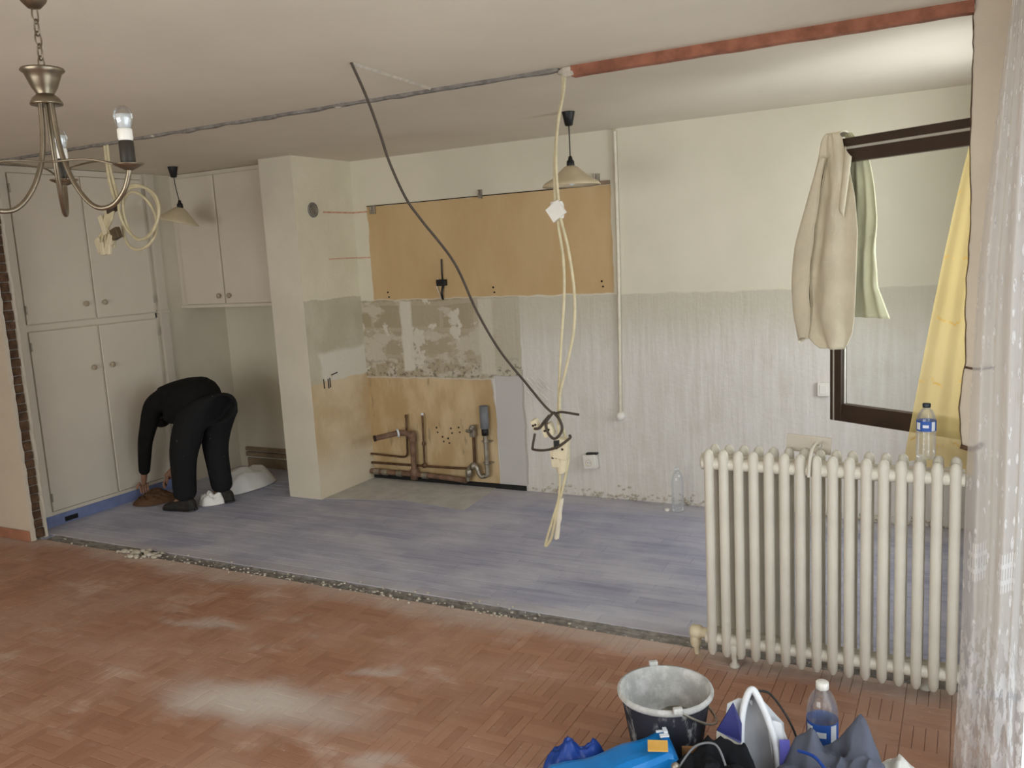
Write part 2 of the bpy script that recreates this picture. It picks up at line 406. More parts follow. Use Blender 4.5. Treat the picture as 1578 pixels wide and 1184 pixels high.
def parquet():
    t = NT('dusty_terracotta_parquet'); p = t.pos(); r = piece_rand(t)
    col = t.mix(r, lin(156, 111, 88), lin(174, 129, 104))
    g = t.noise(p, 55, 3)
    col = t.mix(t.math('MULTIPLY', g, 0.25), col, lin(134, 90, 70))
    worn = t.ramp(t.noise(p, 1.1, 5, 0.6), 0.42, 0.66)
    col = t.mix(t.math('MULTIPLY', worn, 0.5), col, lin(188, 156, 138))
    film = t.ramp(t.noise(t.vscale(p, (1.2, 2.2, 1)), 2.2, 6, 0.65), 0.52, 0.72)
    col = t.mix(t.math('MULTIPLY', film, 0.55), col, lin(204, 182, 166))
    X, Y_, Z = t.xyz(t.warp(p, 3.2, 0.35))
    def blob(cx, cy, rx, ry, ang=0.0, lo=0.75, hi=1.1):
        c, s_ = math.cos(ang), math.sin(ang)
        dx = t.math('SUBTRACT', X, cx); dy = t.math('SUBTRACT', Y_, cy)
        u = t.math('ADD', t.math('MULTIPLY', dx, c / rx), t.math('MULTIPLY', dy, s_ / rx))
        v = t.math('ADD', t.math('MULTIPLY', dx, -s_ / ry), t.math('MULTIPLY', dy, c / ry))
        d = t.math('SQRT', t.math('ADD', t.math('MULTIPLY', u, u), t.math('MULTIPLY', v, v)))
        return t.ramp(d, hi, lo)
    dust = blob(-2.50, -1.16, 0.56, 0.22, 0.15, 0.2, 1.2)
    for a in ((-1.78, -1.27, 0.12, 0.07, 0.3), (-3.3, -0.62, 0.28, 0.06, 0.2), (-2.2, -0.75, 0.14, 0.05, 0.4)):
        dust = t.math('MAXIMUM', dust, t.math('MULTIPLY', blob(*a, 0.2, 1.2), 0.55))
    seam = t.math('MULTIPLY', t.ramp(Y_, -0.26, -0.07), 0.55)
    dust = t.math('MAXIMUM', dust, seam)
    spk = t.math('MULTIPLY', t.ramp(t.noise(p, 60, 2), 0.70, 0.74), 0.5)
    dust = t.math('MAXIMUM', dust, spk)
    col = t.mix(t.math('MULTIPLY', dust, 0.85), col, lin(206, 198, 190))
    rough = t.math('ADD', 0.42, t.math('MULTIPLY', t.math('MAXIMUM', dust, film), 0.4))
    return t.done(t.bsdf(col, rough, 0, t.bump(t.noise(p, 70, 3), 0.2, 0.004), 0.4))
M['parquet'] = parquet()
M['joint'] = simple('floor_joint_filler', (142, 104, 84), 0.9, 0, 0.2)
M['joint_grey'] = simple('grey_subfloor', (138, 134, 140), 0.9, 0, 0.15)
def lace():
    t = NT('white_lace_voile'); uv = t.n('UVMap').outputs[0]
    U, V, _ = t.xyz(uv)                       # metres along the cloth and up
    vor = t.n('TexVoronoi'); vor.feature = 'F1'
    t.put(vor.inputs['Vector'], t.vscale(uv, (2.6, 2.3, 1))); vor.inputs['Randomness'].default_value = 0.35
    d = vor.outputs['Distance']
    fl = t.math('MULTIPLY', t.ramp(d, 0.26, 0.20), t.ramp(t.noise(uv, 38, 3, 0.6), 0.44, 0.50))
    hem = t.math('MULTIPLY', t.ramp(V, 0.62, 0.35), t.ramp(t.noise(uv, 15, 4, 0.6), 0.46, 0.54))
    # little picket fences woven near the hem
    fu = t.math('FRACT', t.math('MULTIPLY', U, 34.0)); fv = t.math('FRACT', t.math('MULTIPLY', U, 2.6))
    pk = t.math('MULTIPLY', t.ramp(fu, 0.40, 0.48), t.rect(fv, 0.25, 0.75, V, 0.66, 0.78, 0.004))
    rail = t.math('MAXIMUM', t.rect(fv, 0.22, 0.78, V, 0.685, 0.70, 0.003), t.rect(fv, 0.22, 0.78, V, 0.735, 0.75, 0.003))
    motif = t.math('MAXIMUM', t.math('MAXIMUM', fl, hem), t.math('MAXIMUM', pk, rail))
    warpn = t.noise(t.vscale(uv, (220, 3, 1)), 1.0, 2)
    dens = t.math('ADD', t.math('ADD', 0.40, t.math('MULTIPLY', warpn, 0.28)), t.math('MULTIPLY', motif, 0.4), clamp=True)
    df = t.n('BsdfDiffuse'); df.inputs[0].default_value = lin(240, 238, 238)
    tl = t.n('BsdfTranslucent'); tl.inputs[0].default_value = lin(240, 238, 238)
    a = t.n('MixShader'); a.inputs[0].default_value = 0.45; t.t.links.new(df.outputs[0], a.inputs[1]); t.t.links.new(tl.outputs[0], a.inputs[2])
    tr = t.n('BsdfTransparent')
    b = t.n('MixShader'); t.put(b.inputs[0], dens); t.t.links.new(tr.outputs[0], b.inputs[1]); t.t.links.new(a.outputs[0], b.inputs[2])
    return t.done(b.outputs[0])
M['lace'] = lace()
def yellow_voile():
    t = NT('yellow_voile'); uv = t.n('UVMap').outputs[0]; U, V, _ = t.xyz(uv)
    rows = t.math('FRACT', t.math('MULTIPLY', V, 4.3))
    emb = t.math('MULTIPLY', t.ramp(t.math('ABSOLUTE', t.math('SUBTRACT', rows, t.math('ADD', 0.4, t.math('MULTIPLY', t.noise(t.vscale(uv, (22, 5, 1)), 1.0, 3), 0.25)))), 0.022, 0.012), t.ramp(t.noise(uv, 9, 2), 0.45, 0.55))
    col = t.mix(emb, lin(242, 216, 150), lin(206, 166, 84))
    dens = t.math('ADD', 0.44, t.math('MULTIPLY', emb, 0.3), clamp=True)
    df = t.n('BsdfDiffuse'); t.put(df.inputs[0], col); tl = t.n('BsdfTranslucent'); t.put(tl.inputs[0], col)
    a = t.n('MixShader'); a.inputs[0].default_value = 0.5; t.t.links.new(df.outputs[0], a.inputs[1]); t.t.links.new(tl.outputs[0], a.inputs[2])
    tr = t.n('BsdfTransparent'); tr.inputs[0].default_value = lin(255, 240, 200)
    b = t.n('MixShader'); t.put(b.inputs[0], dens); t.t.links.new(tr.outputs[0], b.inputs[1]); t.t.links.new(a.outputs[0], b.inputs[2])
    return t.done(b.outputs[0])
M['yellow'] = yellow_voile()
def bucket_mat(name, base, cover):
    t = NT(name); p = t.objc()
    m = t.ramp(t.noise(p, 14, 5, 0.65), 0.40, 0.66) if cover else t.ramp(t.noise(t.vscale(p, (1, 1, 0.5)), 16, 5, 0.65), 0.56, 0.70)
    col = t.mix(t.math('MULTIPLY', m, 0.85 if cover else 0.5), base, lin(212, 211, 208))
    return t.done(t.bsdf(col, 0.8, 0, t.bump(t.noise(p, 30, 4), 0.4, 0.006), 0.3))
M['bucket_out'] = bucket_mat('black_bucket_splashed', lin(46, 46, 54), False)
M['bucket_in'] = bucket_mat('bucket_caked_plaster', lin(172, 171, 168), True)
M['plastercake'] = simple('drying_plaster', (150, 145, 132), 0.9, 0, 0.25, 14, 0.6, 30)

# ------------------------------------------------------------------ setting: walls and ceiling
b = MB(); b.box((-6.75, -5.3, H), (0.55, D + 0.15, H + 0.15))
ceiling = struct(b.build('ceiling', M['ceil']))
b = MB(); b.box((-6.75, D, -0.1), (0.55, D + 0.15, H))
wall_back = struct(b.build('wall_back', M['backwall']))
b = MB(); b.box((-6.75, 0.02, -0.1), (-6.30, D, H)); b.box((-6.30, 1.24, -0.1), (XL - 0.012, D, H))
wall_left = struct(b.build('wall_left', M['paint']))
b = MB(); b.cur = 0
b.add([(-4.53, 1.30, 0), (-4.226, 1.30, 0), (-4.226, D, 0), (-4.53, D, 0), (-4.53, 1.30, H), (-4.226, 1.30, H), (-4.226, D, H), (-4.53, D, H)],
      [(0, 1, 5, 4), (3, 0, 4, 7), (4, 5, 6, 7)])
b.cur = 1; k = 0; b.f.append((1, 2, 6, 5)); b.mi.append(1); b.sm.append(False)
wall_column = struct(b.build('wall_column', [M['paint'], M['colside']]))
b = MB(); wallhole(b, 'x', XR, 0.2, -5.3, D + 0.15, -0.1, H, [(-3.5, -0.65, 0.04, 2.28), (0.29, 1.22, 0.86, 2.17)])
wall_right = struct(b.build('wall_right', M['livwall']))
b = MB(); wallhole(b, 'y', -5.3, 0.2, -6.75, 0.3, -0.1, H, [(-4.4, -0.9, 0.45, 2.25)])  # opening added to let the rear fill light in
wall_rear = struct(b.build('wall_rear', M['livwall']))
b = MB(); b.box((-6.75, -5.1, -0.1), (-6.6, 0.02, H))
wall_living_left = struct(b.build('wall_living_left', M['livwall']))
# remnant of the removed partition on the left, its cut end showing brick courses
b = MB(); b.box((-6.6, -0.118, 0.0), (-5.52, -0.096, H)); b.box((-6.6, -0.03, 0.0), (-5.52, 0.0, H)); b.box((-6.6, -0.096, 0), (-5.55, -0.03, H))
wall_stub_left = struct(b.build('wall_stub_left', M['livwall']))
b = MB()
for yy, amp in ((-0.107, 0.008), (-0.020, 0.008)):        # broken plaster edges either side of the bricks
    n = 70
    def edge(u, v, yy=yy, amp=amp):
        z = u * (H - 0.01) + 0.005
        return Vector((-5.522 + 0.022 * v + 0.010 * nz(z * 14, yy * 40, v * 3) * v, yy + amp * (0.9 if v < 0.5 else 0.7) * (1 if (v * 10) % 2 < 1 else -1), z))
    for i in range(n):
        z0 = 0.005 + i * (H - 0.01) / n; z1 = z0 + (H - 0.01) / n
        x1 = -5.505 + 0.014 * nz(z0 * 16, yy * 40); x2 = -5.505 + 0.014 * nz(z1 * 16, yy * 40)
        b.add([(-5.53, yy - amp, z0), (x1, yy - amp, z0), (x1, yy + amp, z0), (-5.53, yy + amp, z0), (-5.53, yy - amp, z1), (x2, yy - amp, z1), (x2, yy + amp, z1), (-5.53, yy + amp, z1)],
              [(0, 1, 5, 4), (1, 2, 6, 5), (2, 3, 7, 6), (0, 3, 2, 1), (4, 5, 6, 7)])
b.build('plaster_edge', M['outer'], wall_stub_left)
z = 0.012; i = 0
while z < H - 0.05:
    hgt = random.choice((0.052, 0.058, 0.064, 0.05))
    b = MB(); dx = random.uniform(0, 0.012)
    b.box((-5.56, -0.094 + random.uniform(0, .004), z), (-5.517 + dx, -0.031 - random.uniform(0, .004), min(z + hgt, H - 0.002)))
    b.build('brick', M['brownbrick'], wall_stub_left, bevel=0.004); z += hgt + 0.007
b = MB(); b.box((-5.56, -0.095, 0.0), (-5.522, -0.03, H)); b.build('mortar_bed', M['grey_mortar'], wall_stub_left)
b = MB(); b.box((-6.6, -0.132, 0.0), (-5.53, -0.119, 0.072)); struct(b.build('baseboard_left', M['terracotta'], bevel=0.004))

# remnant of the partition on the right, its cut end lumpy
b = MB()
def stub_edge(z):
    e = 0.010 * nz(z * 3.1, 4) + 0.006 * nz(z * 17, 9)
    if z < 0.93: e += 0.045
    elif z < 1.24: e -= 0.004 + 0.012 * math.sin((z - 0.93) / 0.31 * PI)
    return e
n = 120
for i in range(n):
    z0 = H * i / n; z1 = H * (i + 1) / n; x0 = stub_edge(z0); x1 = stub_edge(z1)
    b.add([(x0, 0.0, z0), (XR, 0.0, z0), (XR, 0.07, z0), (x0 + 0.006, 0.07, z0), (x1, 0.0, z1), (XR, 0.0, z1), (XR, 0.07, z1), (x1 + 0.006, 0.07, z1)],
          [(0, 1, 5, 4), (2, 3, 7, 6)])
    b.cur = 1; b.f.append((len(b.v) - 5, len(b.v) - 8, len(b.v) - 4, len(b.v) - 1)); b.mi.append(1); b.sm.append(False); b.cur = 0
wall_stub_right = struct(b.build('wall_stub_right', [M['livwall'], M['grey_mortar']]))
b = MB()
pts = [(stub_edge(H * i / 90) - 0.002, -0.002 + 0.004 * nz(i * 0.7), H * i / 90) for i in range(34, 90)]
b.tube(pts, [0.0018 + 0.002 * abs(nz(i * 0.9, 3)) for i in range(len(pts))], 6); b.build('torn_edge', M['brownbrick'], wall_stub_right)
b = MB(); b.tube(spline([(-0.005, -0.004, 1.235), (0.04, -0.006, 1.228), (0.09, -0.004, 1.236)], 6), 0.004, 6); b.build('crack', M['brownbrick'], wall_stub_right)
b = MB(); b.tube(spline([(-0.012, -0.005, 0.94), (0.03, -0.008, 0.932), (0.06, -0.005, 0.955)], 6), 0.009, 6); b.build('broken_ledge', M['brownbrick'], wall_stub_right)

# trace of the partition on the ceiling: mortar line, then red brick
b = MB(); n = 150
def strip(b, x0, x1, yc, hw, drop, seed, n, rough):
    for i in range(n):
        a = x0 + (x1 - x0) * i / n; c = x0 + (x1 - x0) * (i + 1) / n
        def e(x, s): return hw * (1 + rough * nz(x * 9, seed + s)) * s
        def d(x): return drop * (1 + rough * nz(x * 7, seed + 5))
        vs = [(a, yc + e(a, -1), H), (c, yc + e(c, -1), H), (c, yc + e(c, 1), H), (a, yc + e(a, 1), H),
              (a, yc + e(a, -1) * .8, H - d(a)), (c, yc + e(c, -1) * .8, H - d(c)), (c, yc + e(c, 1) * .8, H - d(c)), (a, yc + e(a, 1) * .8, H - d(a))]
        b.add(vs, [(0, 4, 5, 1), (4, 7, 6, 5), (7, 3, 2, 6)] + ([(0, 3, 7, 4)] if i == 0 else []) + ([(1, 5, 6, 2)] if i == n - 1 else []))
strip(b, -5.52, -1.56, 0.0, 0.018, 0.013, 3, 150, 0.8)
trim_1 = struct(b.build('trim_1', M['grey_mortar']), 'ragged grey mortar line across the ceiling')
b = MB(); strip(b, -1.50, 0.0, 0.012, 0.030, 0.040, 8, 60, 0.10)
trim_2 = struct(b.build('trim_2', M['redbrick']), 'red brick course left across the ceiling')
b = MB()
for x, y, r in ((-1.53, .01, .03), (-1.44, 0, .0), (-4.05, -.01, .014), (-2.75, 0, .016)):
    if r: b.ball((x, y, H - r * .5), r, 8, 5, (1.5, .8, .6))
b.build('plaster_crumb', M['plaster'], trim_1)
# plaster-filled chase from the ceiling hole of the dark cable
b = MB()
for i in range(24):
    u = i / 24; v_ = (i + 1) / 24
    A = Vector((-2.140, -0.672, H)).lerp(Vector((-2.195, -0.03, H)), u); B = Vector((-2.140, -0.672, H)).lerp(Vector((-2.195, -0.03, H)), v_)
    wA = 0.011 + 0.008 * abs(nz(i * .8, 2)); wB = 0.011 + 0.008 * abs(nz((i + 1) * .8, 2))
    b.add([A + Vector((-wA, 0, 0)), A + Vector((wA, 0, 0)), B + Vector((wB, 0, 0)), B + Vector((-wB, 0, 0)),
           A + Vector((0, 0, -.008)), B + Vector((0, 0, -.008))], [(0, 4, 5, 3), (4, 1, 2, 5)])
struct(b.build('trim_3', M['plaster']), 'plaster filled chase in the ceiling')
# vertical moulding after the tall cupboard
b = MB(); b.box((XL - 0.012, 1.255, 0.0), (XL + 0.022, 1.335, H)); b.box((XL - 0.012, 1.245, 1.415), (XL + 0.028, 1.345, 1.445))
struct(b.build('trim_4', M['outer'], bevel=0.004))
# black rubber strip at the foot of the back wall
b = MB(); b.box((-4.224, D - 0.012, 0.0), (-2.845, D - 0.001, 0.036))
struct(b.build('baseboard_back', M['blackstrip']), 'black strip at the foot of the stripped wall')

# marks and fixings left on the walls
b = MB(); b.box((-4.2258, 1.60, 2.106), (-4.2235, D - .002, 2.118)); b.box((-4.224, D - .0035, 2.108), (-4.10, D - .0005, 2.118)); b.build('shelf_mark', M['mark_red'], wall_column)
b = MB(); b.box((-4.2258, 1.62, 1.763), (-4.2235, D - .002, 1.771)); b.box((-4.224, D - .0035, 1.760), (-4.10, D - .0005, 1.768)); b.build('shelf_mark', M['mark_red'], wall_column)
b = MB()
for dy, zz in ((0.0, .876), (.07, .874), (.05, .87)): b.tube([(-4.224, 1.44 + dy, zz + .012), (-4.222, 1.44 + dy, zz - .06)], .004, 5)
b.tube([(-4.224, 1.53, .905), (-4.222, 1.60, .915)], .004, 5)
b.build('wall_scratch', M['mark_dark'], wall_column)
for x, z_ in ((-4.04, 2.135), (-3.09, 2.175), (-2.20, 2.205), (-3.96, 1.49), (-3.03, 1.50), (-2.19, 1.515), (-3.47, .44), (-3.60, .44), (-3.50, .36), (-3.55, .37), (-3.40, .45)):
    b = MB(); b.lathe((x, D - 0.001, z_), [(0.0, .004), (.006, .004), (.008, 0)], 8, (0, -1, 0)); b.lathe((x + .008, D - .001, z_ - .036), [(0.0, .004), (.006, .004), (.007, 0)], 8, (0, -1, 0))
    b.build('plug_hole', M['mark_dark'], wall_back)
for x, z_, w_ in ((-2.20, 2.195, .05), (-3.09, 2.165, .03), (-4.04, 2.12, .05)):
    b = MB(); b.box((x - w_ / 2, D - .016, z_ - .03), (x + w_ / 2, D - .001, z_ + .03)); b.tube([(x, D - .016, z_), (x, D - .034, z_), (x, D - .034, z_ + .024)], .004, 6)
    b.build('cabinet_hanger', M['zinc'], wall_back, bevel=.002)
b = MB(); b.box((-2.26, D - .014, 2.150), (-2.105, D - .001, 2.176)); b.build('hanging_rail', M['wood'], wall_back)
b = MB(); b.tube([(-4.1, D - .003, 2.152), (-3.6, D - .003, 2.15), (-3.1, D - .003, 2.152), (-2.4, D - .003, 2.151)], .0035, 5); b.build('torn_edge', M['mark_dark'], wall_back)
# crumbled plaster along the foot of the back wall
b = MB(); random.seed(21)
for i in range(230):
    x = random.uniform(-2.82, 0.2); zz = abs(random.gauss(0, .03)); r = random.uniform(.004, .013)
    if -2.1 < x < -1.55 and random.random() < .2: zz += .03
    b.ball((x, D - random.uniform(0, .035 - min(zz, .03)), zz * .9 + r * .4), r, 6, 4, (1.3, .8, .8))
o = b.build('plaster_rubble', M['plaster'], wall_back); o['kind'] = 'stuff'
# gouged key marks of the plaster
b = MB(); random.seed(5)
for i in range(16):
    x = -2.80 + random.uniform(0, .14); zz = .80 + random.uniform(-.09, .06)
    b.tube([(x, D - .003, zz), (x + .02, D - .004, zz - .02), (x + .05, D - .003, zz - .045)], .0035, 5)
b.build('scratched_patch', M['white'], wall_back)

# ------------------------------------------------------------------ floors
b = MB(); b.box((-6.6, -5.1, -0.10), (XR, -0.055, -0.006))
floor = struct(b.build('floor', M['joint']), 'dusty reddish parquet of the living room')
b = MB(); b.box((XL - .02, 0.04, -0.10), (XR, D, -0.006))
floor_kitchen = struct(b.build('floor_kitchen', M['joint_grey']), 'grey blue plank floor of the stripped kitchen')
# basket-weave parquet: tiles of five fingers
S_ = 0.155; NF = 4; fwid = S_ / NF
pieces = []
for i in range(int(6.9 / S_) + 1):
    for j in range(int(5.05 / S_) + 1):
        cx = XR - .01 - S_ * (i + .5); cy = -0.058 - S_ * (j + .5)
        if cx - S_ / 2 < -6.6 or cy - S_ / 2 < -5.1: continue
        for k in range(NF):
            o_ = (k + .5) * fwid - S_ / 2
            if (i + j) % 2: pieces.append((cx, cy + o_, S_, fwid))
            else: pieces.append((cx + o_, cy, fwid, S_))
def in_view(x, y):
    v = Vector((x, y, 0)) - CAM; dz = v.dot(fw)
    if dz < .2: return False
    u = 789 + F_PX * v.dot(rt) / dz; t = 592 - F_PX * v.dot(up) / dz
    return -20 < u < 1500 and t < 1200
vis = [p for p in pieces if in_view(p[0], p[1])]
vis.sort(key=lambda p: (Vector((p[0], p[1], 0)) - CAM).length)
near = set(vis[:300])
def slab(w_, d_, name, m):
    g = .0006; c = MB(); x, y = w_ / 2 - g, d_ / 2 - g
    c.add([(-x, -y, -.01), (x, -y, -.01), (x, y, -.01), (-x, y, -.01), (-x, -y, -.0012), (x, -y, -.0012), (x, y, -.0012), (-x, y, -.0012),
           (-x + .0015, -y + .0015, 0), (x - .0015, -y + .0015, 0), (x - .0015, y - .0015, 0), (-x + .0015, y - .0015, 0)],
          [(0, 1, 5, 4), (1, 2, 6, 5), (2, 3, 7, 6), (3, 0, 4, 7), (4, 5, 9, 8), (5, 6, 10, 9), (6, 7, 11, 10), (7, 4, 8, 11), (8, 9, 10, 11)])
    return c
random.seed(3)
mesh_cache = {}
def piece(p, name, m, par, zj):
    key = (round(p[2], 4), round(p[3], 4), name)
    if key not in mesh_cache:
        c = slab(p[2], p[3], name, m); me = bpy.data.meshes.new(name); me.from_pydata(c.v, [], c.f); me.materials.append(m); mesh_cache[key] = me
    o = bpy.data.objects.new(name, mesh_cache[key]); COL.objects.link(o); o.parent = par
    o.location = (p[0], p[1], random.uniform(-zj, 0)); return o
for p in vis[:300]: piece(p, 'parquet_strip', M['parquet'], floor, .0012)
b = MB(); cache = {}
for p in pieces:
    if p in near: continue
    key = (p[2], p[3])
    if key not in cache: cache[key] = slab(p[2], p[3], '', None)
    c = cache[key]; off = Vector((p[0], p[1], random.uniform(-.0012, 0)))
    b.add([v + off for v in c.v], c.f)
o = b.build('parquet_strips', M['parquet'], floor); o['kind'] = 'stuff'
# kitchen planks in staggered rows along the wall
random.seed(11); PW = 0.0875; y = 0.04; row = 0
while y < D - .01:
    pw = min(PW, D - y - .002); x = XR - .002 - random.uniform(.05, .5); first = True; xs = [XR - .002, x]
    while x > XL - .015: x -= 0.52; xs.append(max(x, XL - .018))
    for a, c in zip(xs[:-1], xs[1:]):
        if a - c < .02: continue
        piece(((a + c) / 2, y + pw / 2, a - c, pw), 'floor_plank', M['vinyl'], floor_kitchen, .0006)
    y += PW; row += 1
# concrete patch where the sink unit stood
b = MB()
pp = [(-4.22, D - .012), (-3.10, D - .012), (-3.04, 1.39), (-3.6, 1.47), (-4.22, 1.33)]
b.add([(x, y, .0005) for x, y in pp] + [(x, y, .003) for x, y in pp], [(5, 9, 8, 7, 6)[::-1]] + [(i, (i + 1) % 5, (i + 1) % 5 + 5, i + 5) for i in range(5)])
b.f[0] = (5, 6, 7, 8, 9)[::-1]
b.build('cement_patch', M['bare_concrete'], floor_kitchen)
# seam left by the partition: rough screed with rubble
b = MB()
def seamf(u, v):
    x = -5.5 + u * 5.52; y = -0.056 + v * 0.098
    e = 0 if v in (0, 1) else 1
    deep = -.020 + .020 * nz(x * 6, y * 60, 1) + .008 * nz(x * 30, y * 90, 2)
    if x < -4.6 or x > -1.75: deep *= .5
    return Vector((x, y + (0.012 * nz(x * 9, 7 + v) if e else 0), deep if e else -.004 + .004 * nz(x * 20, v)))
b.grid(seamf, 420, 8, False)
seam = struct(b.build('trim_5', M['grey_mortar']), 'rough trench in the floor where the partition stood')
b = MB(); random.seed(9)
for i in range(260):
    x = random.uniform(-5.4, -0.95) if random.random() < .4 else random.uniform(-4.6, -1.8); y = random.choice((-.052, -.04, .03, -.01)) + random.gauss(0, .018); r = random.uniform(.002, .008)
    b.ball((x, min(max(y, -.14), .09), r * .5 - (.008 if -.05 < y < .035 else 0)), r, 6, 4, (1.3, 1, .7))
for i in range(40):
    x = random.gauss(-4.55, .10); r = random.uniform(.008, .022); b.ball((x, random.gauss(-.05, .03), r * .5), r, 7, 5, (1.3, 1, .6))
o = b.build('plaster_rubble', M['plaster'], seam); o['kind'] = 'stuff'

# ------------------------------------------------------------------ windows
def win_frame(name, axis, at, u0, u1, z0, z1, mull, m, th=.05, dp=.06, label=None):
    e = struct(empty(name, (at, u0, z0) if axis == 'x' else (u0, at, z0)), label)
    def bar(nm, a0, a1, c0, c1, d0=0, d1=dp, mm=m):
        c = MB()
        if axis == 'x': c.box((at + d0, a0, c0), (at + d1, a1, c1))
        else: c.box((a0, at + d0, c0), (a1, at + d1, c1))
        c.build(nm, mm, e)
    bar('window_frame', u0, u1, z0, z0 + th); bar('window_frame', u0, u1, z1 - th, z1)
    bar('window_frame', u0, u0 + th, z0 + th, z1 - th); bar('window_frame', u1 - th, u1, z0 + th, z1 - th)
    xs = [u0 + th] + list(mull) + [u1 - th]
    for q in mull: bar('mullion', q - th / 2, q + th / 2, z0 + th, z1 - th)
    for q, r in zip(xs[:-1], xs[1:]):
        bar('pane', q + (th / 2 if q in mull else 0), r - (th / 2 if r in mull else 0), z0 + th, z1 - th, dp * .45, dp * .55, M['glass'])
    return e
win_frame('window_1', 'x', XR + .07, -3.5, -0.65, .04, 2.28, (-2.1,), M['frame_brown'], label='tall window behind the lace curtain')
win_frame('window_added', 'y', -5.3 + .07, -4.4, -0.9, .45, 2.25, (-3.2, -2.0), M['frame_brown'], label='added unseen window behind the viewer, for fill light')
# kitchen window: fixed frame in the right wall, sash swung into the room
win3 = struct(empty('window_3', (XR, .29, .86)), 'brown kitchen window in the right wall with its sash swung open')
b = MB()
for a, c in (((XR + .05, .29, .86), (XR + .10, 1.22, .90)), ((XR + .05, .29, 2.13), (XR + .10, 1.22, 2.17)), ((XR + .05, .29, .90), (XR + .10, .33, 2.13)), ((XR + .05, 1.18, .90), (XR + .10, 1.22, 2.13))): b.box(a, c)
b.build('window_frame', M['frame_brown'], win3)
P0 = Vector((-0.555, 0.750, 0)); P1 = Vector((0.262, 0.283, 0)); ud = (P1 - P0).normalized(); nd = Vector((ud.y, -ud.x, 0))   # nd faces the viewer side
if nd.dot(CAM - P0) < 0: nd = -nd
L_ = (P1 - P0).length; zb, zt = 0.872, 2.158
def sbar(nm, u0, u1, z0, z1, d0=-.022, d1=.022, m=None, par=None):
    c = MB(); ce = P0 + ud * (u0 + u1) / 2 + nd * (d0 + d1) / 2 + Vector((0, 0, (z0 + z1) / 2))
    c.obox(ce, ud * (u1 - u0) / 2, nd * (d1 - d0) / 2, Vector((0, 0, (z1 - z0) / 2)))
    return c.build(nm, m or M['frame_brown'], par or win3, bevel=.003)
sb = sbar('sash_stile', 0, .062, zb, zt); sbar('sash_stile', L_ - .062, L_, zb, zt)
sbar('sash_rail', .062, L_ - .062, zb, zb + .082); sbar('sash_rail', .062, L_ - .062, zt - .105, zt)
sbar('glazing_bead', .0, L_, zt - .050, zt - .038, .022, .027, M['frame_edge'])
sbar('glazing_bead', .062, .070, zb + .082, zt - .105, -.004, .006, M['frame_edge']); sbar('glazing_bead', .018, .026, zb, zt - .11, .022, .026, M['frame_edge'])
sbar('pane', .060, L_ - .060, zb + .080, zt - .103, -.003, .003, M['glass'])

# ------------------------------------------------------------------ tall built-in cupboard on the left
def knob(parent, p, ax, m):
    c = MB(); c.lathe(p, [(.008, 0), (.007, .012), (.018, .016), (.020, .024), (.014, .030), (0, .031)], 14, ax); return c.build('knob', m, parent)
M['knobm'] = simple('beige_wooden_knob', (176, 160, 138), 0.5, 0, 0.08)
tc = tag(empty('tall_cupboard', (XL, .66, 0)), 'tall white built-in cupboard with four doors on a blue plinth', 'cupboard')
b = MB(); b.box((-6.29, .012, .0), (XL - .012, 1.236, H - .002)); b.build('carcass', M['cup'], tc)
b = MB()
for y0, y1, z0, z1 in ((.012, .155, .08, 2.495), (.155, 1.236, 1.385, 1.425), (.155, 1.236, 2.455, 2.495), (.155, 1.236, .08, .105), (1.222, 1.236, .105, 2.455), (.690, .702, .105, 1.385), (.690, .702, 1.425, 2.455)):
    b.box((XL - .012, y0, z0), (XL - .002, y1, z1))
b.build('face_frame', M['cup'], tc)
for y0, y1, ky in ((.160, .687, .61), (.705, 1.219, .765)):
    for z0, z1, kz in ((.110, 1.378, 1.077), (1.432, 2.450, 1.543)):
        b = MB(); b.box((XL - .011, y0, z0), (XL + .010, y1, z1)); d = b.build('door', M['cup'], tc, bevel=.004)
        knob(d, (XL + .010, ky, kz), (1, 0, 0), M['knobm'])
        hy = y0 + .002 if ky > (y0 + y1) / 2 else y1 - .002
        for hz in (z0 + .10, z1 - .10):
            c = MB(); c.cyl((XL + .012, hy, hz - .03), (XL + .012, hy, hz + .03), .006, 8); c.build('hinge', M['zinc'], d)
b = MB(); b.box((XL - .014, .012, 0), (XL - .004, 1.236, .078)); b.build('plinth', M['blue_plinth'], tc)
b = MB(); b.box((XL - .006, .245, .012), (XL + .002, .345, .045)); b.build('vent_slot', M['black'], tc)

# overhead cupboard in the alcove
oc = tag(empty('wall_cupboard', (-5.1, 1.5, 1.45)), 'white two-door overhead cupboard in the alcove beside the column', 'cupboard')
b = MB(); b.box((XL - .010, 1.51, 1.462), (-4.533, D - .002, H - .003)); b.build('carcass', M['cup'], oc)
b = MB(); b.box((XL - .010, 1.495, 1.440), (-4.533, D - .002, 1.462)); b.build('bottom_rail', M['cup'], oc)
for x0, x1, kx in ((-5.625, -5.200, -5.24), (-5.186, -4.560, -5.13)):
    b = MB(); b.box((x0, 1.492, 1.468), (x1, 1.510, 2.465)); d = b.build('door', M['cup'], oc, bevel=.004); knob(d, (kx, 1.492, 1.53), (0, -1, 0), M['knobm'])

# battens low on the alcove wall
bt = tag(empty('wall_battens', (-5.3, D, 0)), 'pair of horizontal battens over a dark skirting low in the alcove', 'battens')
for z0, z1, dpt, mm in ((.150, .182, .03, 'wood'), (.100, .138, .03, 'wood'), (.0, .082, .015, 'wood')):
    b = MB(); b.box((-5.60, D - dpt, z0), (-4.54, D - .001, z1)); b.build('batten', M[mm], bt, bevel=.003)

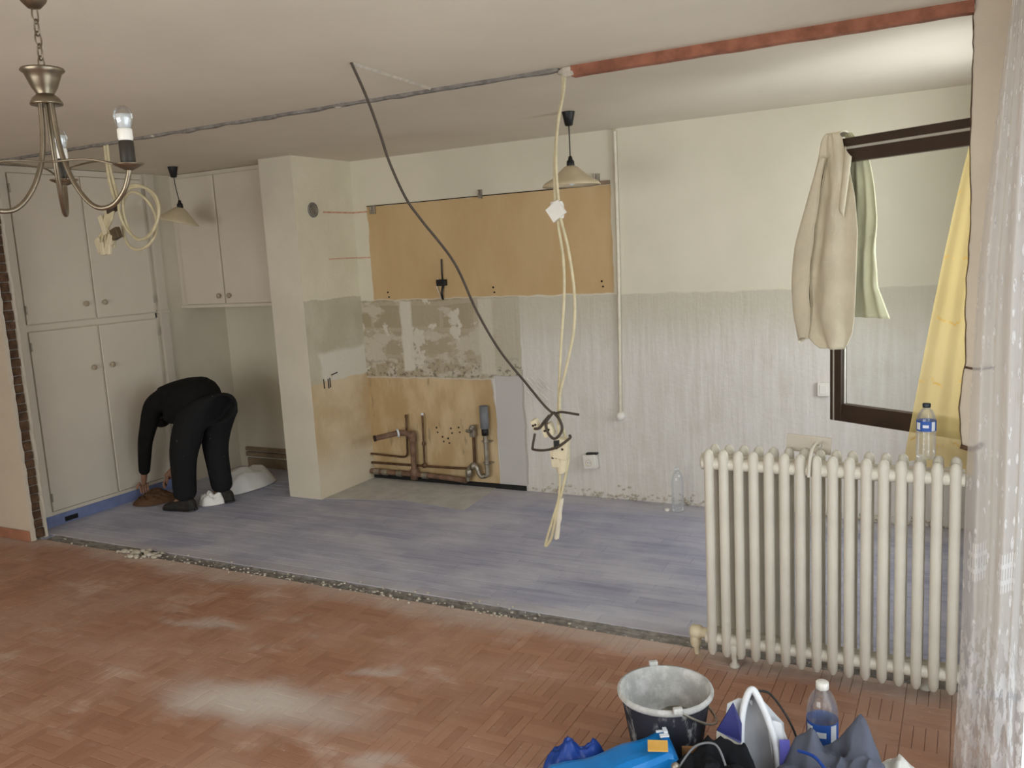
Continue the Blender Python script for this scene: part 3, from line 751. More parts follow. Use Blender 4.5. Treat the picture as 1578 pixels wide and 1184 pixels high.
# ------------------------------------------------------------------ pipes and fittings on the back wall
YP = D - .035
wp = tag(empty('copper_pipe', (-3.86, D, .19)), 'thin copper pipe bending up the ochre wall, left of the capped drain', 'pipe')
b = MB(); b.tube(spline([(-4.222, YP, .205), (-4.0, YP, .198), (-3.90, YP, .198), (-3.868, YP, .225), (-3.862, YP, .30), (-3.852, YP, .53)], 8), .0085, 8); b.build('tube', M['copper'], wp)
b = MB(); b.lathe((-3.852, YP, .528), [(.0, .012), (.012, .010), (.012, -.012), (.009, -.016)], 10); b.build('end_cap', M['copper'], wp)
wp = tag(empty('copper_pipe', (-3.70, D, .14)), 'thin copper riser with a pale cap, between the drain and the wall plugs', 'pipe')
b = MB(); b.tube(spline([(-4.222, YP, .132), (-3.9, YP, .134), (-3.5, YP, .138), (-3.36, YP, .142), (-3.27, YP, .150)], 6), .0095, 8); b.build('tube', M['copper'], wp)
b = MB(); b.tube([(-3.712, YP, .14), (-3.706, YP, .32), (-3.700, YP, .545)], .008, 8); b.build('riser', M['copper'], wp)
b = MB(); b.ball((-3.700, YP, .548), .012, 10, 6); b.build('end_cap', M['whitelabel'], wp)
b = MB(); b.lathe((-3.712, YP, .14), [(.0, -.02), (.017, -.016), (.018, .012), (.010, .02)], 10); b.build('fitting', M['copper'], wp); b = MB(); b.lathe((-3.706, YP, .315), [(.014, -.012), (.016, 0), (.014, .012)], 10); b.build('fitting', M['copper'], wp)
dp = tag(empty('drain_pipe', (-3.80, D, .07)), 'rusty drain pipe with a tee and a stub aimed into the room', 'pipe')
b = MB(); b.tube(spline([(-4.222, D - .05, .066), (-4.0, D - .05, .066), (-3.8, D - .05, .068), (-3.6, D - .05, .066), (-3.42, D - .05, .058), (-3.33, D - .05, .052)], 6), .021, 12); b.build('main_tube', M['rust'], dp)
for x in (-4.16, -4.08, -3.94, -3.70):
    b = MB(); b.cyl((x - .025, D - .05, .066), (x + .025, D - .05, .066), .026, 12); b.build('collar', M['zinc'], dp)
b = MB(); b.tube([(-3.80, D - .055, .07), (-3.795, D - .06, .22), (-3.79, D - .06, .37)], .022, 12); b.build('riser', M['rust'], dp)
b = MB(); b.lathe((-3.80, D - .055, .07), [(.0, -.045), (.032, -.04), (.034, .035), (.024, .045)], 12); b.build('tee_fitting', M['rust'], dp)
b = MB(); b.lathe((-3.79, D - .06, .37), [(.026, -.04), (.032, -.03), (.033, .02), (.022, .045), (0, .05)], 12); b.tube(spline([(-3.79, D - .07, .37), (-3.81, D - .10, .405), (-3.85, D - .16, .42)], 5), .024, 10); b.build('elbow', M['rust'], dp)
b = MB(); b.tube([(-3.845, D - .15, .420), (-3.97, D - .30, .400)], [.022, .021], 12); st_ = b.build('stub_tube', M['rust'], dp)
b = MB(); b.lathe((-3.853, D - .16, .419), [(.024, -.008), (.033, -.006), (.033, .006), (.024, .008)], 14, (-.64, -.76, -.10)); b.build('white_ring', M['whitelabel'], st_)
b = MB(); b.lathe((-3.972, D - .302, .3995), [(.023, -.012), (.024, .004), (.018, .005), (.0, .002)], 14, (-.64, -.76, -.10)); b.build('open_end', M['mark_dark'], st_)
vt = tag(empty('stop_valve', (-3.25, D, .15)), 'tarnished stop valve on a copper riser beside the grey waste pipe', 'valve')
b = MB(); b.tube([(-3.258, YP, .15), (-3.252, YP, .40)], .012, 8); b.build('riser', M['copper'], vt)
b = MB(); b.obox((-3.252, YP - .005, .43), (.022, 0, 0), (0, .02, 0), (0, 0, .035)); b.ball((-3.247, YP - .03, .465), .022, 10, 6); b.cyl((-3.262, YP - .03, .44), (-3.275, YP - .06, .45), .013, 8); b.build('valve_body', M['zinc'], vt, bevel=.004)
b = MB(); b.lathe((-3.238, YP - .03, .475), [(.0, .014), (.020, .012), (.022, 0), (.012, -.012)], 10); b.build('hand_wheel', M['zinc'], vt)
b = MB(); b.tube(spline([(-3.315, D - .05, .052), (-3.31, D - .055, .12), (-3.28, D - .055, .17), (-3.235, D - .055, .17), (-3.215, D - .055, .12), (-3.19, D - .055, .095), (-3.165, D - .05, .105)], 6), .017, 10); b.build('trap_bend', M['zinc'], vt)
b = MB(); b.lathe((-3.30, D - .055, .115), [(.02, -.03), (.027, -.024), (.027, .024), (.02, .03)], 10); b.ball((-3.255, D - .06, .175), .028, 10, 6); b.build('union_nut', M['zinc'], vt)
ww = tag(empty('waste_pipe', (-3.15, D, .1)), 'upright waste pipe with a wide grey plastic socket on top', 'pipe')
b = MB(); b.tube(spline([(-3.175, D - .05, .098), (-3.150, D - .05, .108), (-3.143, D - .05, .14), (-3.143, D - .05, .42)], 6), .017, 12); b.build('tube', M['zinc'], ww)
b = MB(); b.lathe((-3.143, D - .05, .455), [(.017, -.045), (.026, -.042), (.026, .008), (.02, .01)], 14); b.build('rubber_collar', M['black'], ww)
b = MB(); b.lathe((-3.143, D - .05, .46), [(.022, 0), (.033, .006), (.033, .175), (.030, .175), (.028, .03), (0, .02)], 18); b.build('socket_tube', M['pvc'], ww)
for zz in (.20, .365):
    b = MB(); b.lathe((-3.143, D - .05, zz), [(.018, -.008), (.021, -.006), (.021, .006), (.018, .008)], 12); b.box((-3.18, D - .05, zz - .004), (-3.106, D - .001, zz + .004)); b.build('pipe_clip', M['zinc'], ww)
# black terminal block with wires
tb = tag(empty('wire_terminal', (-3.45, D, 1.42)), 'black terminal block with loose wires on the ochre wall panel', 'terminal block')
b = MB(); b.box((-3.495, D - .034, 1.525), (-3.415, D - .004, 1.572)); b.build('block', M['black'], tb, bevel=.003)
b = MB(); b.tube(spline([(-3.45, D - .012, 1.57), (-3.446, D - .02, 1.63), (-3.444, D - .018, 1.722)], 5), .006, 6); b.tube(spline([(-3.446, D - .012, 1.53), (-3.452, D - .03, 1.47), (-3.462, D - .004, 1.425)], 5), .009, 6); b.build('wire', M['black'], tb)
b = MB(); b.tube(spline([(-3.488, D - .012, 1.58), (-3.50, D - .02, 1.53), (-3.485, D - .014, 1.47), (-3.476, D - .004, 1.425)], 5), .004, 6); b.build('white_wire', M['white_cable'], tb)
# conduit
cn = tag(empty('cable_conduit', (-2.07, D, .59)), 'thin white conduit running down the wall from ceiling to cable outlet', 'conduit')
b = MB(); b.tube(spline([(-2.068, D - .004, 2.492), (-2.056, D - .014, 2.47), (-2.056, D - .014, 2.40), (-2.062, D - .014, 1.6), (-2.086, D - .014, .61)], 8), .012, 8); b.build('tube', M['white_cable'], cn)
b = MB(); b.lathe((-2.088, D - .001, .592), [(0.0, .045), (.022, .042), (.032, .016), (.034, 0)], 14, (0, -1, 0)); b.build('outlet_cap', M['white'], cn)
# wall socket
so = tag(empty('wall_socket', (-2.315, D, .26)), 'white surface-mounted socket low on the rough plaster wall', 'socket')
b = MB(); b.obox((-2.315, D - .028, .262), (.050, 0, .005), (0, .026, 0), (-.005, 0, .050)); b.build('housing', M['white'], so, bevel=.008)
b = MB(); b.lathe((-2.318, D - .0545, .258), [(.0, -.002), (.019, -.002), (.021, .003), (.024, .003), (.025, 0)], 18, (0, -1, 0)); b.build('socket_face', M['cream_pl'], so)
for dx in (-.009, .009):
    b = MB(); b.lathe((-2.318 + dx, D - .0535, .258), [(0, .001), (.003, .001), (.003, 0)], 8, (0, -1, 0)); b.build('pin_hole', M['black'], so)
b = MB(); b.obox((-2.305, D - .02, .318), (.040, 0, .002), (0, .018, 0), (0, 0, .006)); b.build('open_top', M['black'], so)
# small box by the window
sw = tag(empty('wall_switch', (-.77, D, .81)), 'small white wall box just left of the open window sash', 'switch')
b = MB(); b.box((-.80, D - .03, .77), (-.73, D - .001, .855)); b.build('housing', M['white'], sw, bevel=.005)
b = MB(); b.box((-.785, D - .034, .785), (-.745, D - .03, .84)); b.build('rocker', M['white'], sw, bevel=.002)
# round vent on the column side
vn = tag(empty('air_vent', (-4.226, 1.487, 2.10)), 'round grey air vent high on the side of the column', 'vent')
b = MB(); b.lathe((-4.2255, 1.487, 2.125), [(.0, .006), (.042, .006), (.050, .010), (.054, .006), (.055, 0)], 24, (1, 0, 0)); b.build('rim', M['grey_mortar'], vn)
for k in range(7):
    zz = 2.125 + (k - 3) * .011; hw = math.sqrt(max(.040 ** 2 - (zz - 2.125) ** 2, 0))
    b = MB(); b.box((-4.220, 1.487 - hw, zz - .003), (-4.214, 1.487 + hw, zz + .003)); b.build('slat', M['zinc'], vn)

# ------------------------------------------------------------------ pendant lamps
def pendant(loc, label, r, tilt):
    x, y, z = loc
    e = tag(empty('pendant_lamp', (x, y, H)), label, 'lamp', 'pendant lamps of the kitchen')
    b = MB(); b.lathe((x, y, H), [(.0, -.078), (.014, -.078), (.022, -.074), (.036, -.006), (.037, -.001)], 18); b.build('ceiling_cup', M['black'], e)
    tx, ty = tilt; hx, hy = x + tx * .6, y + ty * .6
    b = MB(); b.tube(spline([(x, y, H - .07), (x + tx * .2, y + ty * .2, H - .16), (hx, hy, 2.245)], 6), .0035, 6); b.build('cord', M['black'], e)
    b = MB(); b.lathe((hx, hy, 2.22), [(.0, .040), (.010, .036), (.013, .018), (.021, .010), (.023, -.018), (.012, -.03), (0, -.03)], 16); b.build('lamp_holder', M['black'], e)
    ax = Vector((tx, ty, 1)).normalized() if (tx or ty) else Vector((0, 0, 1))
    ax = Vector((tx * 7, ty * 7, 1)).normalized()
    b = MB(); pr = [(.020, 0), (.034, -.004), (.060, -.026), (.105, -.066), (r * .93, -.093), (r, -.108), (r, -.113), (r * .92, -.098), (.104, -.071), (.06, -.031), (.030, -.008)]
    b.lathe((hx, hy, 2.205), pr, 36, ax); sh = b.build('shade', M['shade'], e)
    b = MB(); b.ball(Vector((hx, hy, 2.205)) - ax * .075, .028, 12, 8, (1, 1, 1.25)); b.build('bulb', M['whitelabel'], e)
pendant((-2.0, 1.088, H), 'pendant lamp with cream cone shade in front of the ochre wall panel', .165, (.0, .0))
pendant((-5.19, 1.115, H), 'tilted pendant lamp with cream cone shade in front of the overhead cupboard', .150, (.03, .02))

# ------------------------------------------------------------------ chandelier
CH = Vector((-2.194, -1.95, 0)); RA = .236
ch = tag(empty('chandelier', (CH.x, CH.y, H)), 'brushed nickel three-arm chandelier hanging on a chain from the ceiling', 'chandelier')
b = MB(); b.lathe((CH.x, CH.y, H), [(0, -.062), (.016, -.06), (.030, -.045), (.042, -.02), (.045, -.001)], 24); b.build('ceiling_rose', M['nickel'], ch)
for k in range(5):
    zc = 2.422 - k * .031; b = MB()
    pts = []
    for i in range(20):
        a = 2 * PI * i / 20; u = .0085 * math.cos(a); v_ = .021 * math.sin(a)
        pts.append((CH.x + (u if k % 2 else 0), CH.y + (0 if k % 2 else u), zc + v_))
    b.tube(pts, .0024, 6, True); b.build('chain_link', M['nickel'], ch)
b = MB(); b.lathe((CH.x, CH.y, 2.28), [(.0, .01), (.030, .008), (.053, .006), (.055, .001), (.046, -.006), (.040, -.022), (.032, -.042), (.022, -.058), (.022, -.062), (0, -.063)], 28); b.build('bowl', M['nickel'], ch)
b = MB(); b.lathe((CH.x, CH.y, 2.205), [(.0, .016), (.022, .016), (.033, .006), (.041, -.008), (.040, -.012), (.0, -.006)], 28); b.build('dish', M['nickel'], ch)
pans = []
rv = Vector((.882, .471, 0)); fv_ = Vector((-.471, .882, 0))
for k, ang in enumerate((140, 12, 258)):
    dv = Vector((math.cos(math.radians(ang)), math.sin(math.radians(ang)), 0))
    W_ = lambda r, z: Vector((CH.x, CH.y, z)) + dv * r
    b = MB(); b.tube(spline([W_(.016, 2.20), W_(.020, 2.12), W_(.034, 2.04), (W_(.068, 1.965)), W_(.115, 1.918), W_(.168, 1.917), W_(.210, 1.95), W_(.231, 1.99), W_(RA, 2.008)], 8), .0068, 10)
    arm = b.build('arm', M['nickel'], ch); pan = W_(RA, 2.015); pans.append(pan)
    b = MB(); b.lathe(pan, [(.0, -.012), (.010, -.011), (.024, -.004), (.038, .003), (.039, .006), (.02, .003), (0, .002)], 22); b.build('drip_pan', M['nickel'], arm)
    b = MB(); b.lathe(pan, [(.018, .002), (.019, .006), (.019, .062), (.016, .066), (0, .066)], 18); b.build('candle_socket', M['socket_black'], arm)
    b = MB(); b.lathe(pan, [(.016, .064), (.019, .070), (.019, .092), (.017, .096), (0, .097)], 18); b.build('bulb_base', M['white'], arm)
    b = MB(); b.lathe(pan, [(.014, .094), (.022, .106), (.026, .124), (.022, .142), (.010, .153), (0, .155)], 18); b.build('bulb_glass', M['bulbglass'], arm)
    b = MB(); b.lathe(pan, [(.007, .095), (.016, .100), (.017, .118), (.020, .132), (.0, .128)], 12); b.build('bulb_filter', M['whitelabel'], arm)
for i in range(3):
    a, c = pans[i], pans[(i + 1) % 3]; mid = (a + c) / 2; cen = Vector((CH.x, CH.y, mid.z))
    m2 = mid.lerp(cen, .45) + Vector((0, 0, .022))
    b = MB(); b.tube(spline([a + Vector((0, 0, -.006)), a.lerp(m2, .5) + Vector((0, 0, .012)), m2, c.lerp(m2, .5) + Vector((0, 0, .012)), c + Vector((0, 0, -.006))], 8), .0028, 6); b.build('tie_rod', M['nickel'], ch)

# ------------------------------------------------------------------ hanging cables
hc = tag(empty('hanging_cable_bundle', (-1.55, 0, H)), 'cream cable bundle hanging from the ceiling seam with taped junctions and a low loop', 'cable')
b = MB(); b.tube(spline([(-1.541, 0, 2.495), (-1.552, .01, 2.40), (-1.58, .01, 2.28), (-1.605, .01, 2.12), (-1.612, .01, 1.93)], 8), .0075, 8); b.build('cable', M['cream_cable'], hc)
b = MB(); b.tube(spline([(-1.532, 0, 2.495), (-1.543, .0, 2.40), (-1.575, -.004, 2.27), (-1.592, -.004, 2.1), (-1.588, .0, 1.92)], 8), .006, 8); b.build('cable', M['cream_cable'], hc)
b = MB(); b.tube(spline([(-1.605, .01, 1.92), (-1.600, .01, 1.83), (-1.585, .01, 1.694), (-1.590, .01, 1.522), (-1.618, .01, 1.289), (-1.645, .01, 1.0), (-1.645, .0, .81), (-1.654, 0, .624), (-1.694, 0, .496), (-1.738, 0, .370), (-1.725, 0, .372), (-1.702, 0, .416), (-1.672, 0, .529), (-1.633, 0, .657), (-1.598, 0, .813), (-1.62, 0, .93)], 8), .007, 8); b.build('cable', M['cream_cable'], hc)
b = MB(); b.tube(spline([(-1.592, .0, 1.92), (-1.579, 0, 1.849), (-1.554, 0, 1.735), (-1.535, 0, 1.55), (-1.546, 0, 1.378), (-1.593, 0, 1.202), (-1.628, 0, 1.083), (-1.632, 0, .95)], 8), .007, 8); b.build('cable', M['cream_cable'], hc)
b = MB(); b.grid(lambda u, v: Vector((-1.602 + (.036 + .008 * nz(u * 6, v * 6)) * math.cos(u * 2 * PI) * (1 - .5 * abs(v - .5)), .004 + .022 * math.sin(u * 2 * PI), 1.872 + v * .075 + .01 * nz(u * 4, v * 5, 3))), 16, 6); b.obox((-1.60, -.010, 1.905), (.030, 0, .020), (0, .008, 0), (-.018, 0, .028)); b.build('tape_wrap', M['white'], hc)
for c_, sx, sz, rot, mm in (((-1.690, -.01, .925), .026, .030, .3, 'cream_pl'), ((-1.625, -.02, .845), .036, .048, -.15, 'cream_pl'), ((-1.755, -.005, .945), .016, .026, .4, 'cream_pl'), ((-1.655, -.015, .80), .022, .045, .1, 'cream_pl')):
    ca, sa = math.cos(rot), math.sin(rot); b = MB(); b.obox(c_, (sx * ca, 0, sx * sa), (0, .018, .003), (-sz * sa, 0, sz * ca)); o = b.build('connector_box', M[mm], hc, bevel=.005)
    for q in (-.4, .4):
        k = MB(); k.lathe(Vector(c_) + Vector((sx * ca * q, -.0185, sx * sa * q)), [(0, .003), (.005, .003), (.006, 0)], 8, (0, -1, 0)); k.build('screw_hole', M['mark_dark'], o)
b = MB(); b.obox((-1.638, -.034, .868), (.014, 0, .002), (0, .007, 0), (0, 0, .016)); b.build('terminal', M['black'], hc)
b = MB(); b.grid(lambda u, v: Vector((-1.635 + (.042 - .020 * v) * math.cos(u * 2 * PI), .0 + .024 * math.sin(u * 2 * PI), .835 - v * .11 + .006 * nz(u * 6, v * 6))), 14, 6); b.build('tape_wrap', M['cream_pl'], hc)
b = MB(); b.grid(lambda u, v: Vector((-1.645 + (.012 + .005 * nz(v * 9, 2)) * math.cos(u * 2 * PI) - .035 * v, .0 + .006 * math.sin(u * 2 * PI), .60 - v * .20 + .006 * nz(u * 6, v * 6))), 10, 8); b.build('loose_sleeve', M['white_cable'], hc)
b = MB(); b.obox((-1.515, .015, H - .020), (.028, 0, 0), (0, .03, 0), (0, 0, .020)); b.build('ceiling_box', M['plaster'], hc, bevel=.006)

dk = tag(empty('dark_cable', (-2.138, -.678, H)), 'dark grey cable slanting from the ceiling hole to the hanging cable knot', 'cable')
b = MB(); b.tube(spline([(-2.138, -.678, 2.5), (-2.134, -.6, 2.378), (-2.134, -.53, 2.247), (-2.132, -.48, 2.134), (-2.105, -.42, 1.989), (-2.065, -.37, 1.892), (-1.972, -.28, 1.707), (-1.92, -.2, 1.488), (-1.855, -.13, 1.306), (-1.768, -.06, 1.149), (-1.673, -.02, 1.015), (-1.61, -.02, 1.012), (-1.529, -.02, 1.003)], 8), .0056, 8); b.build('cable', M['dark_cable'], dk)
b = MB(); b.tube(spline([(-1.66, -.02, 1.005), (-1.690, -.03, .96), (-1.680, -.03, .91), (-1.645, -.035, .89), (-1.612, -.03, .93), (-1.620, -.03, .975), (-1.655, -.02, 1.01)], 8), .0065, 8)
b.tube(spline([(-1.675, -.02, .995), (-1.70, -.03, .965), (-1.725, -.03, .935), (-1.752, -.03, .93)], 6), .0065, 8)
b.tube(spline([(-1.755, -.02, .905), (-1.765, -.03, .845), (-1.76, -.03, .832), (-1.70, -.045, .835), (-1.63, -.05, .855), (-1.575, -.03, .895), (-1.580, -.02, .905)], 6), .006, 8); b.build('knot_loop', M['dark_cable'], dk)

lc = tag(empty('coiled_cable', (-4.47, 0, H)), 'coiled cream cable with connector cluster hanging before the tall cupboard', 'cable')
b = MB(); b.tube(spline([(-4.47, 0, 2.49), (-4.472, 0, 2.36), (-4.46, 0, 2.24), (-4.43, 0, 2.15)], 6), .012, 8); b.tube(spline([(-4.45, 0, 2.49), (-4.452, 0, 2.37), (-4.43, 0, 2.25), (-4.40, -.01, 2.17)], 6), .009, 8); b.build('cable', M['cream_cable'], lc)
for k in range(3):
    b = MB(); cx, cz, rx, rz_ = ((-4.235, 2.08, .165, .150), (-4.25, 2.085, .145, .155), (-4.29, 2.04, .145, .165))[k]
    b.tube([(cx + rx * math.cos(a), -.012 + .012 * k + .015 * math.sin(a * 2 + k), cz + rz_ * math.sin(a)) for a in [2 * PI * i / 48 for i in range(48)]], .0085, 8, True); b.build('coil_loop', M['cream_cable'], lc)
random.seed(4)
for k in range(5):
    x = -4.58 + k * .032; b = MB(); b.tube(spline([(-4.43 - .01 * k, -.02, 2.14), (-4.47 - .012 * k, -.03, 2.04), (x - .02, -.02, 1.96), (x - .03, -.01, 1.90)], 6), .009, 8); b.build('loose_wire', M['cream_cable'], lc)
for c_, sx, sz, rot in (((-4.60, -.02, 1.915), .024, .045, .35), ((-4.555, -.035, 1.895), .020, .040, .05), ((-4.51, -.03, 1.90), .022, .042, -.25), ((-4.53, -.03, 2.03), .018, .060, .3), ((-4.47, -.04, 1.945), .020, .032, -.5), ((-4.495, -.02, 2.09), .016, .045, .15)):
    ca, sa = math.cos(rot), math.sin(rot); b = MB(); b.obox(c_, (sx * ca, 0, sx * sa), (0, .014, 0), (-sz * sa, 0, sz * ca)); b.build('connector_box', M['cream_pl'], lc, bevel=.007)
b = MB(); b.obox((-4.425, -.035, 1.975), (.030, 0, .01), (0, .016, 0), (-.01, 0, .030)); b.build('metal_clamp', M['nickel'], lc, bevel=.004)
b = MB(); b.obox((-4.45, -.02, 2.125), (.032, 0, .01), (0, .02, 0), (0, 0, .025)); b.build('clamp', M['dark_cable'], lc, bevel=.006)

# ------------------------------------------------------------------ radiator
ra = tag(empty('cast_iron_radiator', (-.465, -.12, 0)), 'cream cast-iron column radiator standing free where the partition was', 'radiator')
NS = 16; PX = .0588; YF, YB = -.172, -.072; ZB, ZT = .032, .915
b = MB(); r_ = .0205
loop = []
def arc(cy, cz, a0, a1, R_, n=7): return [(0, cy + R_ * math.cos(a0 + (a1 - a0) * i / n), cz + R_ * math.sin(a0 + (a1 - a0) * i / n)) for i in range(n + 1)]
# one section: two columns joined by rounded ends and hubs
for yy in (YF, YB):
    b.tube([(0, yy, ZB + .012), (0, yy, ZB + .03), (0, yy, ZB + .08), (0, yy, .5), (0, yy, ZT - .08), (0, yy, ZT - .03), (0, yy, ZT - .010), (0, yy, ZT)], [.010, .0185, r_ * .95, r_ * .95, r_ * .95, .0205, .017, .007], 14)
for zc in (ZB + .075, ZT - .062):
    b.tube([(0, YF + .004, zc), (0, -.122, zc), (0, YB - .004, zc)], [.022, .030, .022], 12)
    b.cyl((-PX / 2, -.122, zc), (PX / 2, -.122, zc), .030, 16)
    b.cyl((-PX / 2, YF + .018, zc), (PX / 2, YF + .018, zc), .025, 14)
me_sec = None
for k in range(NS):
    x = -.905 + k * PX
    if me_sec is None:
        for v in b.v: v.x += 0
        b2 = b; o = b2.build('section', M['radiator'], ra); 
        for v in o.data.vertices: v.co += Vector((ORG[ra.name].x, ORG[ra.name].y, ORG[ra.name].z)) * 0
        me_sec = o.data; o.location = (x, 0, 0)
    else:
        o = bpy.data.objects.new('section', me_sec); COL.objects.link(o); o.parent = ra; o.location = (x, 0, 0)
b = MB(); b.lathe((-.905 - PX / 2, -.122, ZT - .062), [(.030, 0), (.034, -.002), (.034, .010), (.02, .016), (0, .017)], 14, (-1, 0, 0)); b.build('end_plug', M['radiator'], ra)
b = MB(); b.lathe((-.905 - PX / 2, -.122, ZB + .075), [(.030, 0), (.022, .012), (.024, .03), (.030, .034), (.030, .07), (.02, .078), (0, .08)], 12, (-1, 0, 0)); b.lathe((-.99, -.122, ZB + .06), [(.018, -.05), (.024, -.03), (.024, .01), (.012, .03), (0, .032)], 12); b.tube([(-.99, -.122, .06), (-.99, -.10, -.005)], .012, 8); b.build('valve', M['cream_pl'], ra)
FP = [(.0, .001), (.022, .001), (.020, .008), (.011, .02), (.014, .05), (.024, .09), (.0, .1)]
for x, y in ((-.905 + PX * 1.5, -.165), (-.905 + PX * 1.5, -.08), (-.905 + PX * 13.5, -.08)):
    b = MB(); b.lathe((x, y, 0), FP, 10); b.build('foot', M['radiator'], ra)
b = MB(); b.obox((-.541, -.045, .928), (.084, 0, -.006), (0, .004, 0), (.002, 0, .034)); br_ = b.build('wall_bracket', M['outer'], ra, bevel=.002)
b = MB(); b.tube(spline([(-.502, -.048, .925), (-.504, -.10, .945), (-.508, -.17, .940), (-.513, -.196, .90), (-.518, -.196, .835)], 8), .0065, 8); b.ball((-.500, -.052, .925), .010, 8, 6); b.build('hook', M['radiator'], br_)

# ------------------------------------------------------------------ bottles
def bottle(loc, h, r, label, capm, group=None, lab=None, marks=True, tilt=0, name='water_bottle'):
    x, y, z = loc; e = tag(empty(name, loc), label, 'bottle', group)
    prof = [(0, .004), (r * .7, .0), (r * .92, .006), (r, .02)]
    n = 5
    for i in range(n):
        z0 = .03 + (h * .62 - .03) * i / n; z1 = .03 + (h * .62 - .03) * (i + 1) / n
        prof += [(r, z0 + .004), (r, z1 - .008), (r * .965, z1 - .002)]
    prof += [(r, h * .64), (r * .985, h * .70), (r * .88, h * .79), (r * .62, h * .875), (r * .36, h * .915), (r * .34, h * .93)]
    b = MB(); b.lathe(loc, prof, 24); b.build('body', M['pet'], e)
    b = MB(); b.lathe(loc, [(r * .37, h * .925), (r * .42, h * .93), (r * .42, h * .992), (r * .36, h), (0, h)], 16); b.build('cap', capm, e)
    if lab:
        z0, z1 = lab; b = MB(); b.lathe(loc, [(r * 1.012, h * z0), (r * 1.012, h * z1)], 24); l = b.build('label', M['bluelabel'], e)
        if marks:
            vd = (Vector((CAM.x, CAM.y, 0)) - Vector((x, y, 0))).normalized(); a0 = math.atan2(vd.y, vd.x)
            b = MB()
            for da0, da1, q0, q1 in ((-1.15, -.62, .15, .85), (.55, 1.0, .05, .95), (-.35, .25, .36, .64)):
                b.grid(lambda u, v: Vector((x + r * 1.02 * math.cos(a0 + da0 + (da1 - da0) * u), y + r * 1.02 * math.sin(a0 + da0 + (da1 - da0) * u), z + h * (z0 + (z1 - z0) * (q0 + (q1 - q0) * v)))), 6, 2)
            b.build('label_print', M['whitelabel'], l)
    return e
bottle((-.122, -.122, .914), .205, .033, 'clear bottle with dark cap standing on the radiator', M['darkcap'], lab=(.52, .70))
bottle((-.388, -.77, 0), .315, .049, 'clear water bottle with white cap and blue label behind the slate jacket', M['white'], lab=(.38, .60))
bottle((-1.65, 1.80, 0), .30, .040, 'empty clear bottle standing on the kitchen floor by the back wall', M['pet'])
b = MB(); b.lathe((-1.725, 1.80, 0), [(0, .016), (.014, .016), (.017, .012), (.018, 0.0005)], 12); tag(b.build('bottle_cap', M['white'], loc=(-1.725, 1.80, 0)), 'loose white cap on the kitchen floor beside the empty bottle', 'cap')

# ------------------------------------------------------------------ shirt and yellow curtain on the open sash
sh = tag(empty('hanging_shirt', (-.555, .75, 2.16)), 'beige shirt slung over the corner of the open window sash', 'shirt')
def Sp(u, z, d): return P0 + ud * u + nd * d + Vector((0, 0, z))
# outline at heights: (z, left u, right u) on the viewer side of the sash
OUT = [(2.185, -.015, .055), (2.16, -.035, .075), (2.05, -.055, .10), (1.90, -.080, .135), (1.75, -.105, .15), (1.60, -.135, .145), (1.45, -.160, .140), (1.36, -.165, .135), (1.29, -.130, .125), (1.24, -.075, .10), (1.215, -.03, .085)]
def outl(z, O):
    for (z0, a0, b0), (z1, a1, b1) in zip(O[:-1], O[1:]):
        if z <= z0 and z >= z1:
            t = (z0 - z) / (z0 - z1 + 1e-9); return a0 + (a1 - a0) * t, b0 + (b1 - b0) * t
    return O[-1][1:]
def shirt_front(u, v):
    z = 2.185 - v * .97; a, c = outl(z, OUT); s = a + (c - a) * u
    fold = .020 * math.sin(u * 9.5 + 2.2 * v + 1.4 * math.sin(v * 4)) * min(1, v * 3 + .1) + .010 * nz(u * 5, v * 7)
    d = .034 + .030 * math.sin(PI * u) * (.4 + .6 * v) + fold
    return Sp(s, z, max(d, .028))
b = MB(); b.grid(shirt_front, 34, 60); b.build('front', M['shirt'], sh, solid=.004)
OUT2 = [(2.185, .04, .075), (2.10, .06, .15), (1.95, .07, .185), (1.80, .07, .205), (1.65, .07, .195), (1.50, .07, .205), (1.40, .07, .245), (1.355, .07, .265)]
def shirt_back(u, v):
    z = 2.185 - v * .83; a, c = outl(z, OUT2); s = a + (c - a) * u
    d = -.030 - .020 * (1 - u) * v - .014 * abs(math.sin(u * 8 + v * 3)) * min(1, v * 3) + .004 * nz(u * 5, v * 8)
    return Sp(s, z, min(d, -.027))
b = MB(); b.grid(shirt_back, 22, 48); b.build('lining', M['shirt_in'], sh, solid=.004)
def shirt_top(u, v):
    s = -.015 + .07 * u; a = PI * v
    return Sp(s + .02 * math.sin(a) * (u - .5), 2.172 + .020 * math.sin(a), .036 * math.cos(a))
b = MB(); b.grid(shirt_top, 8, 10); b.build('collar', M['shirt'], sh, solid=.004)
b = MB(); b.grid(lambda u, v: Sp(.105 - .03 * v + .035 * u * (1 - .3 * v), 2.12 - .26 * v - .05 * u, .055 + .012 * math.sin(u * 3)), 6, 14); b.build('lapel', M['shirt'], sh, solid=.003)
def sleeve(u, v):
    z = 2.08 - v * .83; c_ = -.005 - .135 * math.sin(min(v * 1.25, 1) * PI / 2) + .06 * max(0, v - .6); a = u * 2 * PI; r = (.012 + .034 * min(1, v * 2.2)) + .006 * nz(u * 5, v * 6)
    r *= 1 - .5 * max(0, v - .82) / .18; z += .015 * math.sin(u * 9) * v
    return Sp(c_ + r * 1.1 * math.cos(a), z, .062 + .022 * math.sin(a))
b = MB(); b.grid(sleeve, 18, 32); b.build('sleeve', M['shirt'], sh)

